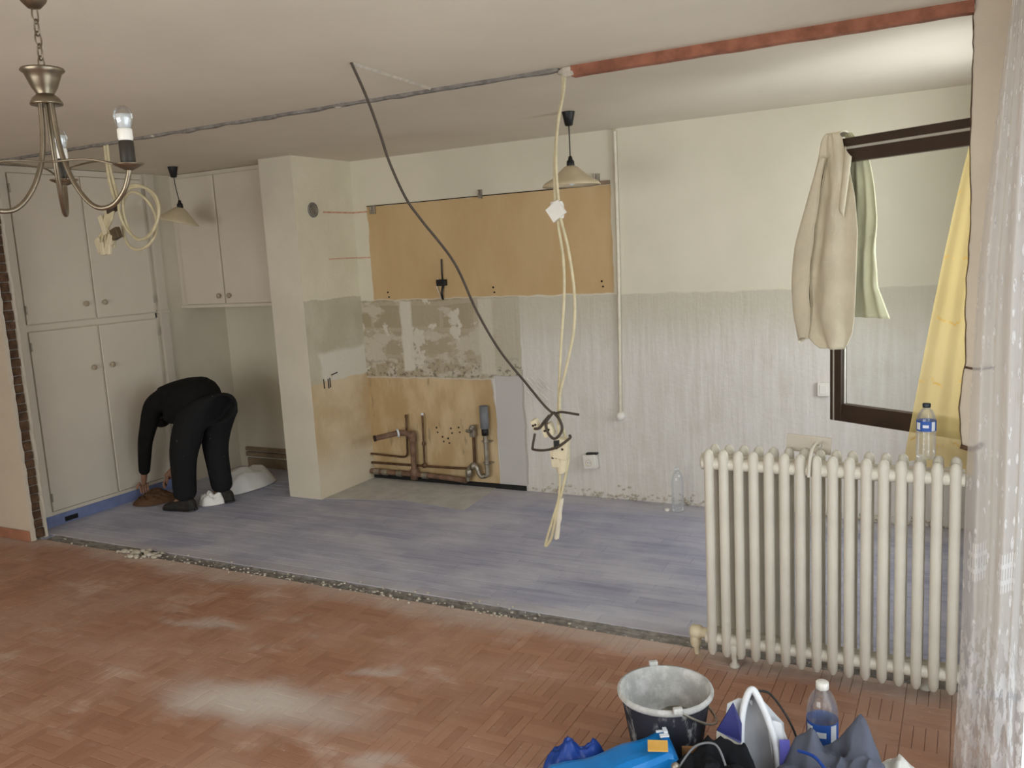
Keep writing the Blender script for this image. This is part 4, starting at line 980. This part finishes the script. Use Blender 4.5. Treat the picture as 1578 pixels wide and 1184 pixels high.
def uv_grid(name, fn, nu, nv, uvf, mat, parent=None, loc=(0, 0, 0)):
    b = MB(); b.grid(fn, nu, nv); o = b.build(name, mat, parent, loc); me = o.data
    lay = me.uv_layers.new(name='UVMap'); idx = [(i / nu, j / nv) for i in range(nu + 1) for j in range(nv + 1)]
    for l in me.loops: lay.data[l.index].uv = uvf(*idx[l.vertex_index])
    return o
def yc(u, v):                                   # v down, u from its free edge to the stub
    top = Vector((.02, .370, 2.135)); z = 2.135 - v * 1.36
    spread = .055 + .215 * (v ** .8)
    s = (1 - u) * spread
    base = Vector((.075, .325, 0)) - Vector((ud.x, ud.y, 0)) * s
    d = .019 + .010 * (1 + math.sin(u * 16 + v * 2)) * (.1 + .9 * v) + .09 * v * (1 - .3 * u)
    return Vector((base.x, base.y, z + .015 * math.sin(u * 11) * v)) + nd * d
o = uv_grid('yellow_curtain', yc, 44, 50, lambda u, v: (u * .5, 1.3 - v * 1.27), M['yellow'], loc=(.02, .37, 2.135))
tag(o, 'sheer yellow curtain hanging from the open sash beside the wall stub', 'curtain')

# ------------------------------------------------------------------ lace curtain of the living room window
PLAN = spline([(.030, -.52, 0), (.055, -.60, 0), (.085, -.56, 0), (.105, -.70, 0), (.140, -.68, 0), (.150, -.84, 0), (.190, -.86, 0), (.160, -.98, 0), (.215, -1.02, 0), (.150, -1.12, 0), (.205, -1.20, 0)] +
              [(.175 + .035 * (-1) ** k, -1.30 - .14 * k, 0) for k in range(15)], 10)
def lc_(u, v):
    p = PLAN[min(int(u * (len(PLAN) - 1) + .5), len(PLAN) - 1)]; z = 2.44 - v * 2.425
    first = max(0, 1 - u / .16)
    gather = .075 * first * max(0, 1 - v / .36) ** 1.3                # drawn back at the top
    flare = .040 * first * v ** 2 + .012 * nz(u * 9, v * 2.5)
    return Vector((p.x + gather - flare, p.y - .10 * first * v * v, z))
o = uv_grid('lace_curtain', lc_, len(PLAN) - 1, 40, lambda u, v: (u * 4.2, 2.44 - v * 2.425), M['lace'], loc=(.12, -1.7, 0))
tag(o, 'white lace curtain with woven flower and fence motifs at the window', 'curtain')
rod = tag(empty('curtain_rod', (.14, -1.7, 2.46)), 'white rod carrying the lace curtain', 'curtain rod')
b = MB(); b.cyl((.135, -.12, 2.455), (.135, -3.4, 2.455), .011, 12); b.build('rod', M['white'], rod)
for y in (-.3, -1.7, -3.3):
    b = MB(); b.box((.125, y - .01, 2.45), (XR - .001, y + .01, 2.475)); b.build('rod_bracket', M['white'], rod)

# ------------------------------------------------------------------ bucket
BC = Vector((-.862, -.93, 0))
bu = tag(empty('mixing_bucket', BC), 'black builder bucket caked inside with dried plaster', 'bucket')
b = MB(); b.lathe(BC, [(0, .004), (.100, .002), (.106, .006), (.146, .258)], 40); b.build('outer_wall', M['bucket_out'], bu)
b = MB(); b.lathe(BC, [(.146, .256), (.153, .260), (.158, .266), (.159, .274), (.156, .281), (.149, .282)], 40); b.build('rim', M['bucket_in'], bu)
b = MB(); b.lathe(BC, [(.150, .281), (.145, .276), (.140, .262), (.104, .03), (.0, .028)], 40); b.build('inner_wall', M['bucket_in'], bu)
b = MB()
def cake(u, v):
    a = u * 2 * PI; r = v * .118; return BC + Vector((r * math.cos(a), r * math.sin(a), .10 + .05 * nz(r * 9 * math.cos(a), r * 9 * math.sin(a), 2) + .05 * v * v * (1 + math.cos(a))))
b.grid(cake, 28, 8); b.build('plaster_residue', M['plastercake'], bu)
ha, hb = BC + Vector((-.085, .135, .285)), BC + Vector((.085, -.135, .285))
for p in (ha, hb):
    b = MB(); b.obox(p, (.013, .008, 0), (-.005, .009, 0), (0, 0, .010)); b.build('handle_lug', M['bucket_in'], bu, bevel=.004)
b = MB(); pts = []
side = Vector((.135, .085, 0)).normalized()
for i in range(25):
    t = i / 24; a = PI * t; p = ha.lerp(hb, t); p = (ha + hb) / 2 + (ha - hb) / 2 * math.cos(a) + side * .168 * math.sin(a) * .98 - Vector((0, 0, 1)) * .12 * math.sin(a); pts.append(p)
b.tube(pts, .004, 6); b.build('handle', M['zinc'], bu)

# ------------------------------------------------------------------ heaps in the foreground
def heap(name, mat, cen, ax, ay, hfun, label, cat, seed, nu=56, nv=24, parent=None, smooth=True, ridge=.05):
    cen = Vector(cen); ax = Vector(ax); ay = Vector(ay)
    def fn(u, v):
        a = u * 2 * PI; rr = v
        wob = 1 + .12 * nz(math.cos(a) * 1.6, math.sin(a) * 1.6, seed)
        px, py = rr * math.cos(a) * wob, rr * math.sin(a) * wob
        p = cen + ax * px + ay * py
        edge = max(0, 1 - rr ** 5)
        hgt = hfun(px, py) * edge
        k = nz(px * 2.4, py * 2.4, seed); k2 = abs(nz(px * 4.2 + 3, py * 4.2, seed + 4))
        return p + Vector((0, 0, .004 + max(0, hgt * (1 + .35 * k) - ridge * k2 * edge)))
    b = MB(); b.grid(fn, nu, nv, smooth); b.add([fn(i / nu, 1) * 1 for i in range(nu)], [tuple(range(nu))[::-1]])
    o = b.build(name, mat, parent, loc=cen)
    if label: tag(o, label, cat)
    return o
G = lambda x, y, cx, cy, s: math.exp(-((x - cx) ** 2 + (y - cy) ** 2) / s ** 2)
# slate jacket
ja = heap('work_jacket', M['jacket'], (-.315, -1.04, 0), (.205, .05, 0), (-.05, .24, 0),
     lambda x, y: .15 + .115 * G(x, y, .45, .55, .48) + .075 * G(x, y, -.35, .55, .42) + .035 * abs(math.sin(x * 4 + y * 6)) - .03 * abs(math.sin(x * 6 - y * 4)), 'slate grey jacket heaped on the floor in front of the water bottle', 'jacket', 1.3, 72, 30)
b = MB(); b.tube(spline([(-.42, -1.03, .215), (-.37, -1.06, .225), (-.33, -1.10, .215), (-.27, -1.14, .19)], 8), .005, 6); b.build('seam', M['navybag'], ja)
# black bag
bb = heap('black_bag', M['blackbag'], (-.625, -1.165, 0), (.165, .03, 0), (-.03, .17, 0),
     lambda x, y: .185 + .05 * G(x, y, -.3, .4, .5) + .04 * G(x, y, .5, .5, .4), 'black soft bag lying between the blue wrapper and the slate jacket', 'bag', 6.1)
b = MB(); b.tube(spline([(-.74, -1.20, .175), (-.70, -1.15, .23), (-.64, -1.14, .245), (-.60, -1.18, .21)], 8), .0035, 8); b.build('strap', M['pvc'], bb)
b = MB(); b.ball((-.745, -1.205, .185), .014, 10, 6); b.build('buckle', M['zinc'], bb)
# white sack edge
heap('white_sack', M['sack'], (-.16, -.90, 0), (.13, .03, 0), (-.05, .20, 0), lambda x, y: .10 + .03 * G(x, y, 0, 0, .6), 'white sack tucked under the slate jacket', 'sack', 3.7, 48, 16)
# blue wrapper: a folded flat pack with creases
bl = tag(empty('blue_wrapper', (-.97, -1.12, 0)), 'bright blue folded wrapper with a yellow tag beside the bucket', 'wrapper')
A0 = Vector((-1.14, -1.31, 0)); A1 = Vector((-.785, -1.095, 0)); du = (A1 - A0).normalized(); dn = Vector((du.y, -du.x, 0))
def BZ(u): return .060 + .045 * u + .06 * u * u
def blue(u, v):
    L = (A1 - A0).length; a = v * 2 * PI
    wv, hv = .075, .058
    ca, sa = math.cos(a), math.sin(a); sq = (abs(ca) ** 4 + abs(sa) ** 4) ** -.25
    crease = 1 + .10 * math.sin(u * 13) * .5 + .08 * nz(u * 7, v * 5, 2)
    end = min(1, (1 - abs(2 * u - 1) ** 8) + .25)
    return A0 + du * (L * u) + dn * (wv * ca * sq * crease) + Vector((0, 0, BZ(u) + .056 * sa * sq * end * crease))
b = MB(); b.grid(blue, 26, 24, False); b.add([blue(1, i / 24) for i in range(24)], [tuple(range(24))]); b.add([blue(0, i / 24) for i in range(24)], [tuple(range(24))[::-1]]); b.build('wrapper_body', M['bluebag'], bl)
def onblue(u, off, lift): return A0 + du * ((A1 - A0).length * u) + dn * off + Vector((0, 0, BZ(u) + .058 + lift))
b = MB(); b.obox(onblue(.86, .040, .010), du * .030 + dn * .006, dn * .028 - du * .006, Vector((0, 0, .002))); b.build('yellow_tag', M['yellowtag'], bl)
b = MB(); b.obox(onblue(.95, -.02, .010), du * .006, dn * .014, Vector((0, 0, .002))); b.obox(onblue(.925, -.022, .010), du * .018, dn * .004, Vector((0, 0, .002))); b.obox(onblue(.93, .004, .010), du * .014, dn * .008, Vector((0, 0, .002))); b.build('white_print', M['whitelabel'], bl)
heap('blue_plastic_bag', M['navybag'], (-1.115, -1.125, 0), (.100, .07, 0), (-.035, .05, 0), lambda x, y: .11 + .03 * G(x, y, 0, 0, .5), 'royal blue crumpled plastic behind the bright blue wrapper', 'plastic bag', 8.8, 40, 12)
b = MB(); b.grid(lambda u, v: Vector((-1.21 + .14 * u, -1.24 + .13 * u + .05 * v, .006 + .05 * v * (1 - u) + .01 * nz(u * 6, v * 6))), 10, 4, False)
tag(b.build('cardboard_scrap', M['cardboard'], loc=(-1.15, -1.2, 0), solid=.004), 'torn brown cardboard sticking out under the blue plastic', 'cardboard')
b = MB(); b.obox((-.735, -1.06, .085), (.03, .012, 0), (-.002, .004, 0), (0, 0, .085)); tag(b.build('cardboard_piece', M['cardboard'], loc=(-.735, -1.06, 0)), 'small brown cardboard piece standing between bucket and wrapper', 'cardboard')
# printed carrier bag standing up
cb = tag(empty('carrier_bag', (-.575, -.93, 0)), 'white and navy printed carrier bag standing pinched beside the bucket', 'bag')
def panel(name, pts, m, th=.006):
    P = [Vector(p) for p in pts]; nrm = (P[1] - P[0]).cross(P[2] - P[0]).normalized() * th / 2
    n = len(P); b = MB(); b.add([p + nrm for p in P] + [p - nrm for p in P], [tuple(range(n)), tuple(range(n, 2 * n))[::-1]] + [(i, (i + 1) % n, (i + 1) % n + n, i + n)[::-1] for i in range(n)])
    return b.build(name, m, cb)
# local frame: r to the viewer's right, o away from the viewer
rr = Vector((.94, .34, 0)); oo = Vector((-.34, .94, 0)); K = Vector((-.575, -.93, 0))
C = lambda x, y, z: K + rr * x + oo * y + Vector((0, 0, z))
def crescent(u, v):                            # pinched white mouth of the bag, seen as a pointed arch
    t = u; z = .05 + .27 * math.sin(PI * (.08 + .46 * t)) if False else 0
    return Vector()
arch = [(-.035, -.03, .0), (-.040, -.02, .12), (-.035, 0, .22), (-.020, .01, .29), (.0, .015, .322), (.018, .005, .30), (.045, -.01, .235), (.068, -.03, .14), (.075, -.05, .0)]
b = MB(); b.tube(spline([C(*p) for p in arch], 6), .011, 8); b.build('rim_fold', M['bagwhite'], cb)
def inner(u, v):
    A = spline([C(*p) for p in arch[:5]], 6); B_ = spline([C(*p) for p in arch[4:][::-1]], 6)
    i = min(int(u * (len(A) - 1)), len(A) - 1); a, c = A[i], B_[i]
    p = a.lerp(c, v); return p + oo * (.03 * math.sin(PI * v))
b = MB(); b.grid(inner, 20, 8); b.build('bag_inside', M['baggrey'], cb)
panel('navy_panel', [C(-.115, -.02, .20), C(-.060, 0, .285), C(-.036, -.01, .22), C(-.040, -.03, .17), C(-.045, -.035, .165)], M['navy'])
panel('cream_panel', [C(-.115, -.02, .20), C(-.040, -.035, .165), C(-.036, -.035, 0), C(-.125, -.03, 0)], M['cream_base'])
panel('violet_panel', [C(.012, .03, .315), C(.050, .03, .245), C(.030, .03, .225)], M['purple'])
panel('white_panel', [C(.040, -.005, .235), C(.085, -.01, .225), C(.105, -.03, .17), C(.110, -.03, 0), C(.070, -.03, 0)], M['bagwhite'])
panel('violet_base', [C(.075, -.042, .185), C(.105, -.042, .185), C(.115, -.045, 0), (C(.072, -.05, 0))], M['purple'])
panel('back_panel', [C(-.11, .03, 0), C(-.075, .035, .26), C(-.04, .035, .28), C(.04, .035, .27), C(.10, .03, .2), C(.11, .03, 0)], M['bagwhite'])
b = MB(); b.tube(spline([C(.02, .04, .305), C(.06, .05, .29), C(.10, .03, .24), C(.13, .01, .18), C(.15, -.02, .10)], 8), .004, 6); b.build('handle_cord', M['black'], cb)

# ------------------------------------------------------------------ white sheet bag and rag in the alcove
wb = heap('white_plastic_bag', M['sack'], (-5.10, 1.42, 0), (.02, .30, 0), (-.16, .02, 0), lambda x, y: .145 * max(0, 1 - (x * x + y * y) * .7) ** .5, 'white plastic sack lying on the floor behind the bent person', 'bag', 2.2, ridge=.012)
heap('white_plastic_scrap', M['sack'], (-4.98, .955, 0), (.07, .07, 0), (-.05, .05, 0), lambda x, y: .09, 'crumpled white plastic between the feet of the bent person', 'plastic scrap', 9.2, 36, 12)
heap('brown_rag', M['rag'], (-5.49, .86, 0), (.13, .10, 0), (-.07, .11, 0), lambda x, y: .060 + .035 * G(x, y, .1, .2, .5), 'brown rag bunched on the floor under the hand of the person', 'rag', 5.3)

# ------------------------------------------------------------------ person bending over
def skin(name, verts, edges, root, sub=2):
    me = bpy.data.meshes.new(name); me.from_pydata([v[0] for v in verts], edges, []); me.update()
    o = bpy.data.objects.new(name, me); COL.objects.link(o)
    md = o.modifiers.new('skin', 'SKIN'); md.use_smooth_shade = True
    for i, v in enumerate(verts):
        sv = me.skin_vertices[0].data[i]; r = v[1] if hasattr(v[1], '__len__') else (v[1], v[1]); sv.radius = r; sv.use_root = (i == root)
    s2 = o.modifiers.new('sub', 'SUBSURF'); s2.levels = sub; s2.render_levels = sub
    dg = bpy.context.evaluated_depsgraph_get(); ev = o.evaluated_get(dg); m2 = bpy.data.meshes.new_from_object(ev)
    c = MB(); c.add([v.co.copy() for v in m2.vertices], [tuple(p.vertices) for p in m2.polygons], True)
    bpy.data.objects.remove(o); bpy.data.meshes.remove(me); bpy.data.meshes.remove(m2)
    return c
def chain(*pts): return list(pts), [(i, i + 1) for i in range(len(pts) - 1)]
pe = tag(empty('person', (-5.04, .92, 0)), 'person in black clothes bent double, reaching down to a brown rag', 'person')
V = Vector
pel, mid, chs, nk = (-4.835, .965, .815), (-5.02, .95, .875), (-5.20, .93, .835), (-5.345, .93, .775)
hL, kL, aL = (-4.930, .835, .745), (-5.005, .755, .44), (-5.045, .765, .10)
hR, kR, aR = (-4.880, 1.000, .745), (-4.955, 1.010, .43), (-4.935, 1.025, .10)
sL, eL, wL, nL = (-5.310, .80, .775), (-5.415, .775, .50), (-5.530, .82, .215), (-5.575, .845, .135)
sR, eR, wR, nR = (-5.300, 1.07, .775), (-5.33, 1.13, .50), (-5.43, 1.04, .24), (-5.49, .98, .15)
# body: one continuous skin surface, fingers merged into the same mesh
vs = [(pel, .08), (mid, .08), (chs, .075), (nk, .06), ((-5.425, .95, .735), .052), (hL, .06), (kL, .052), (aL, .036), (hR, .06), (kR, .052), (aR, .036),
      (sL, .042), (eL, .036), (wL, .026), (nL, (.034, .018)), (sR, .042), (eR, .036), (wR, .026), (nR, (.034, .018)),
      ((-5.15, .755, .035), .034), ((-5.04, 1.015, .035), .034)]
es = [(0, 1), (1, 2), (2, 3), (3, 4), (0, 5), (5, 6), (6, 7), (0, 8), (8, 9), (9, 10), (2, 11), (11, 12), (12, 13), (13, 14), (2, 15), (15, 16), (16, 17), (17, 18), (7, 19), (10, 20)]
body = skin('body', vs, es, 0)
def hand(n, w_):
    n, w_ = V(n), V(w_); d = (n - w_).normalized(); s_ = d.cross(V((0, 0, 1))).normalized(); dn_ = s_.cross(d).normalized()
    if dn_.z > 0: dn_ = -dn_
    for k, (o_, ln) in enumerate(((-.026, .062), (-.009, .072), (.009, .067), (.025, .052))):
        a = n + s_ * o_; c = skin('finger', [(a - d * .01, .0095), (a + d * ln * .45 + dn_ * .006, .009), (a + d * ln * .75 + dn_ * .022, .0085), (a + d * ln * .88 + dn_ * .045, .0065)], [(0, 1), (1, 2), (2, 3)], 0, 1)
        body.add(c.v, c.f, True)
    a = n - d * .03 + s_ * -.026; c = skin('thumb', [(a, .011), (a + d * .022 - s_ * .026 + dn_ * .012, .010), (a + d * .048 - s_ * .030 + dn_ * .028, .0075)], [(0, 1), (1, 2)], 0, 1); body.add(c.v, c.f, True)
hand(nL, wL); hand(nR, wR)
# head with brow, nose, chin and ears, hanging forward
HC = V((-5.480, .985, .675)); hd = V((-.55, .10, -.83)).normalized()      # crown direction
hf = V((-.80, .05, .55)); hf = (hf - hd * hf.dot(hd)).normalized() * -1; hf = V((.83, -.05, -.55)) if False else -hf
hf = (V((-.35, 0, -.2)) - hd * V((-.35, 0, -.2)).dot(hd)).normalized(); hs = hd.cross(hf)
def headf(u, v):
    a = u * 2 * PI; t = PI * v; x = math.sin(t) * math.cos(a); y = math.sin(t) * math.sin(a); z = math.cos(t)
    f = .092 * (1 + .05 * z); wd = .074; hh = .112
    dx = x * f; 
    if x > 0:
        dx += .020 * math.exp(-((y / .16) ** 2 + ((z + .10) / .18) ** 2)) + .006 * math.exp(-((z - .16) / .1) ** 2) - .010 * math.exp(-(((abs(y) - .4) / .16) ** 2 + ((z - .02) / .11) ** 2)) + .006 * math.exp(-((y / .3) ** 2 + ((z + .47) / .08) ** 2))
    tp = 1 - .22 * max(0, -z)
    return HC + hf * dx * tp + hs * (y * wd * tp) + hd * (z * hh)
body.grid(headf, 30, 22)
for s_ in (-1, 1): body.ball(HC + hs * .076 * s_ - hf * .008, .020, 8, 6, (.8, .6, 1.2))
body.build('body', M['skin'], pe)
# clothing
vs = [(V((-4.835, .955, .815)), .178), (V((-5.00, .935, .785)), .205), (V((-5.16, .92, .765)), .190), (V((-5.315, .93, .765)), .120), (V(sL).lerp(V(chs), .4), .105), (sL, .086), (V(sL).lerp(V(eL), .55), .068), (eL, .058), (V(eL).lerp(V(wL), .6), .050), (V(wL) + V((.004, 0, .01)), .042), (sR, .078), (eR, .058), (V(wR) + V((0, 0, .01)), .042)]
c = skin('sweater', vs, [(0, 1), (1, 2), (2, 3), (2, 4), (4, 5), (5, 6), (6, 7), (7, 8), (8, 9), (2, 10), (10, 11), (11, 12)], 0); c.build('sweater', M['cloth_black'], pe)
vs = [(V((-4.90, .935, .79)), .185), (V(hL) + V((.02, .01, -.05)), .152), (V(hL).lerp(V(kL), .5), .130), (kL, .106), (V(kL).lerp(V(aL), .5), .092), (V(aL) + V((0, 0, -.03)), .088),
      (V(hR) + V((.02, 0, -.05)), .152), (V(hR).lerp(V(kR), .5), .122), (kR, .100), (V(kR).lerp(V(aR), .5), .088), (V(aR) + V((0, 0, -.03)), .084), (V((-4.81, .955, .745)), .168)]
c = skin('trousers', vs, [(0, 1), (1, 2), (2, 3), (3, 4), (4, 5), (0, 6), (6, 7), (7, 8), (8, 9), (9, 10), (0, 11)], 0); c.build('trousers', M['cloth_trousers'], pe)
def shoe(a_, d_):
    a_ = V(a_); d_ = V(d_).normalized(); n_ = V((-d_.y, d_.x, 0)); heel = V((a_.x, a_.y, 0)) - d_ * .085
    W = [(0, .003, .020), (.012, .024, .062), (.06, .036, .088), (.2, .041, .105), (.38, .042, .098), (.52, .044, .078), (.68, .049, .062), (.84, .047, .052), (.95, .034, .042), (.99, .016, .028), (1, .003, .018)]
    def sec(u, v, grow, top):
        for (t0, w0, h0), (t1, w1, h1) in zip(W[:-1], W[1:]):
            if t0 <= u <= t1:
                k = (u - t0) / (t1 - t0); w_ = w0 + (w1 - w0) * k; h_ = h0 + (h1 - h0) * k; break
        a = PI * v; L = .285
        if top: return heel + d_ * (u * L) + n_ * (w_ * math.copysign(abs(math.cos(a)) ** .6, math.cos(a))) + V((0, 0, .016 + (h_ - .016) * math.sin(a) ** .7))
        return heel + d_ * (-.004 + u * (L + .008)) + n_ * ((w_ + .004) * math.cos(a)) + V((0, 0, .003 + .017 * min(1, math.sin(a) * 6)))
    c = MB(); c.grid(lambda u, v: sec(u, v, 0, True), 22, 14); o = c.build('shoe', M['shoe'], pe)
    c = MB(); c.grid(lambda u, v: sec(u, v, 0, False), 22, 12); c.build('sole', M['black'], o)
shoe(aL, (-1, -.12, 0)); shoe(aR, (-1, -.10, 0))
# hair cap
b = MB(); b.grid(lambda u, v: HC + (headf(u, v * .52) - HC) * 1.06 - hf * .012, 30, 12); b.build('hair', M['hair'], pe)
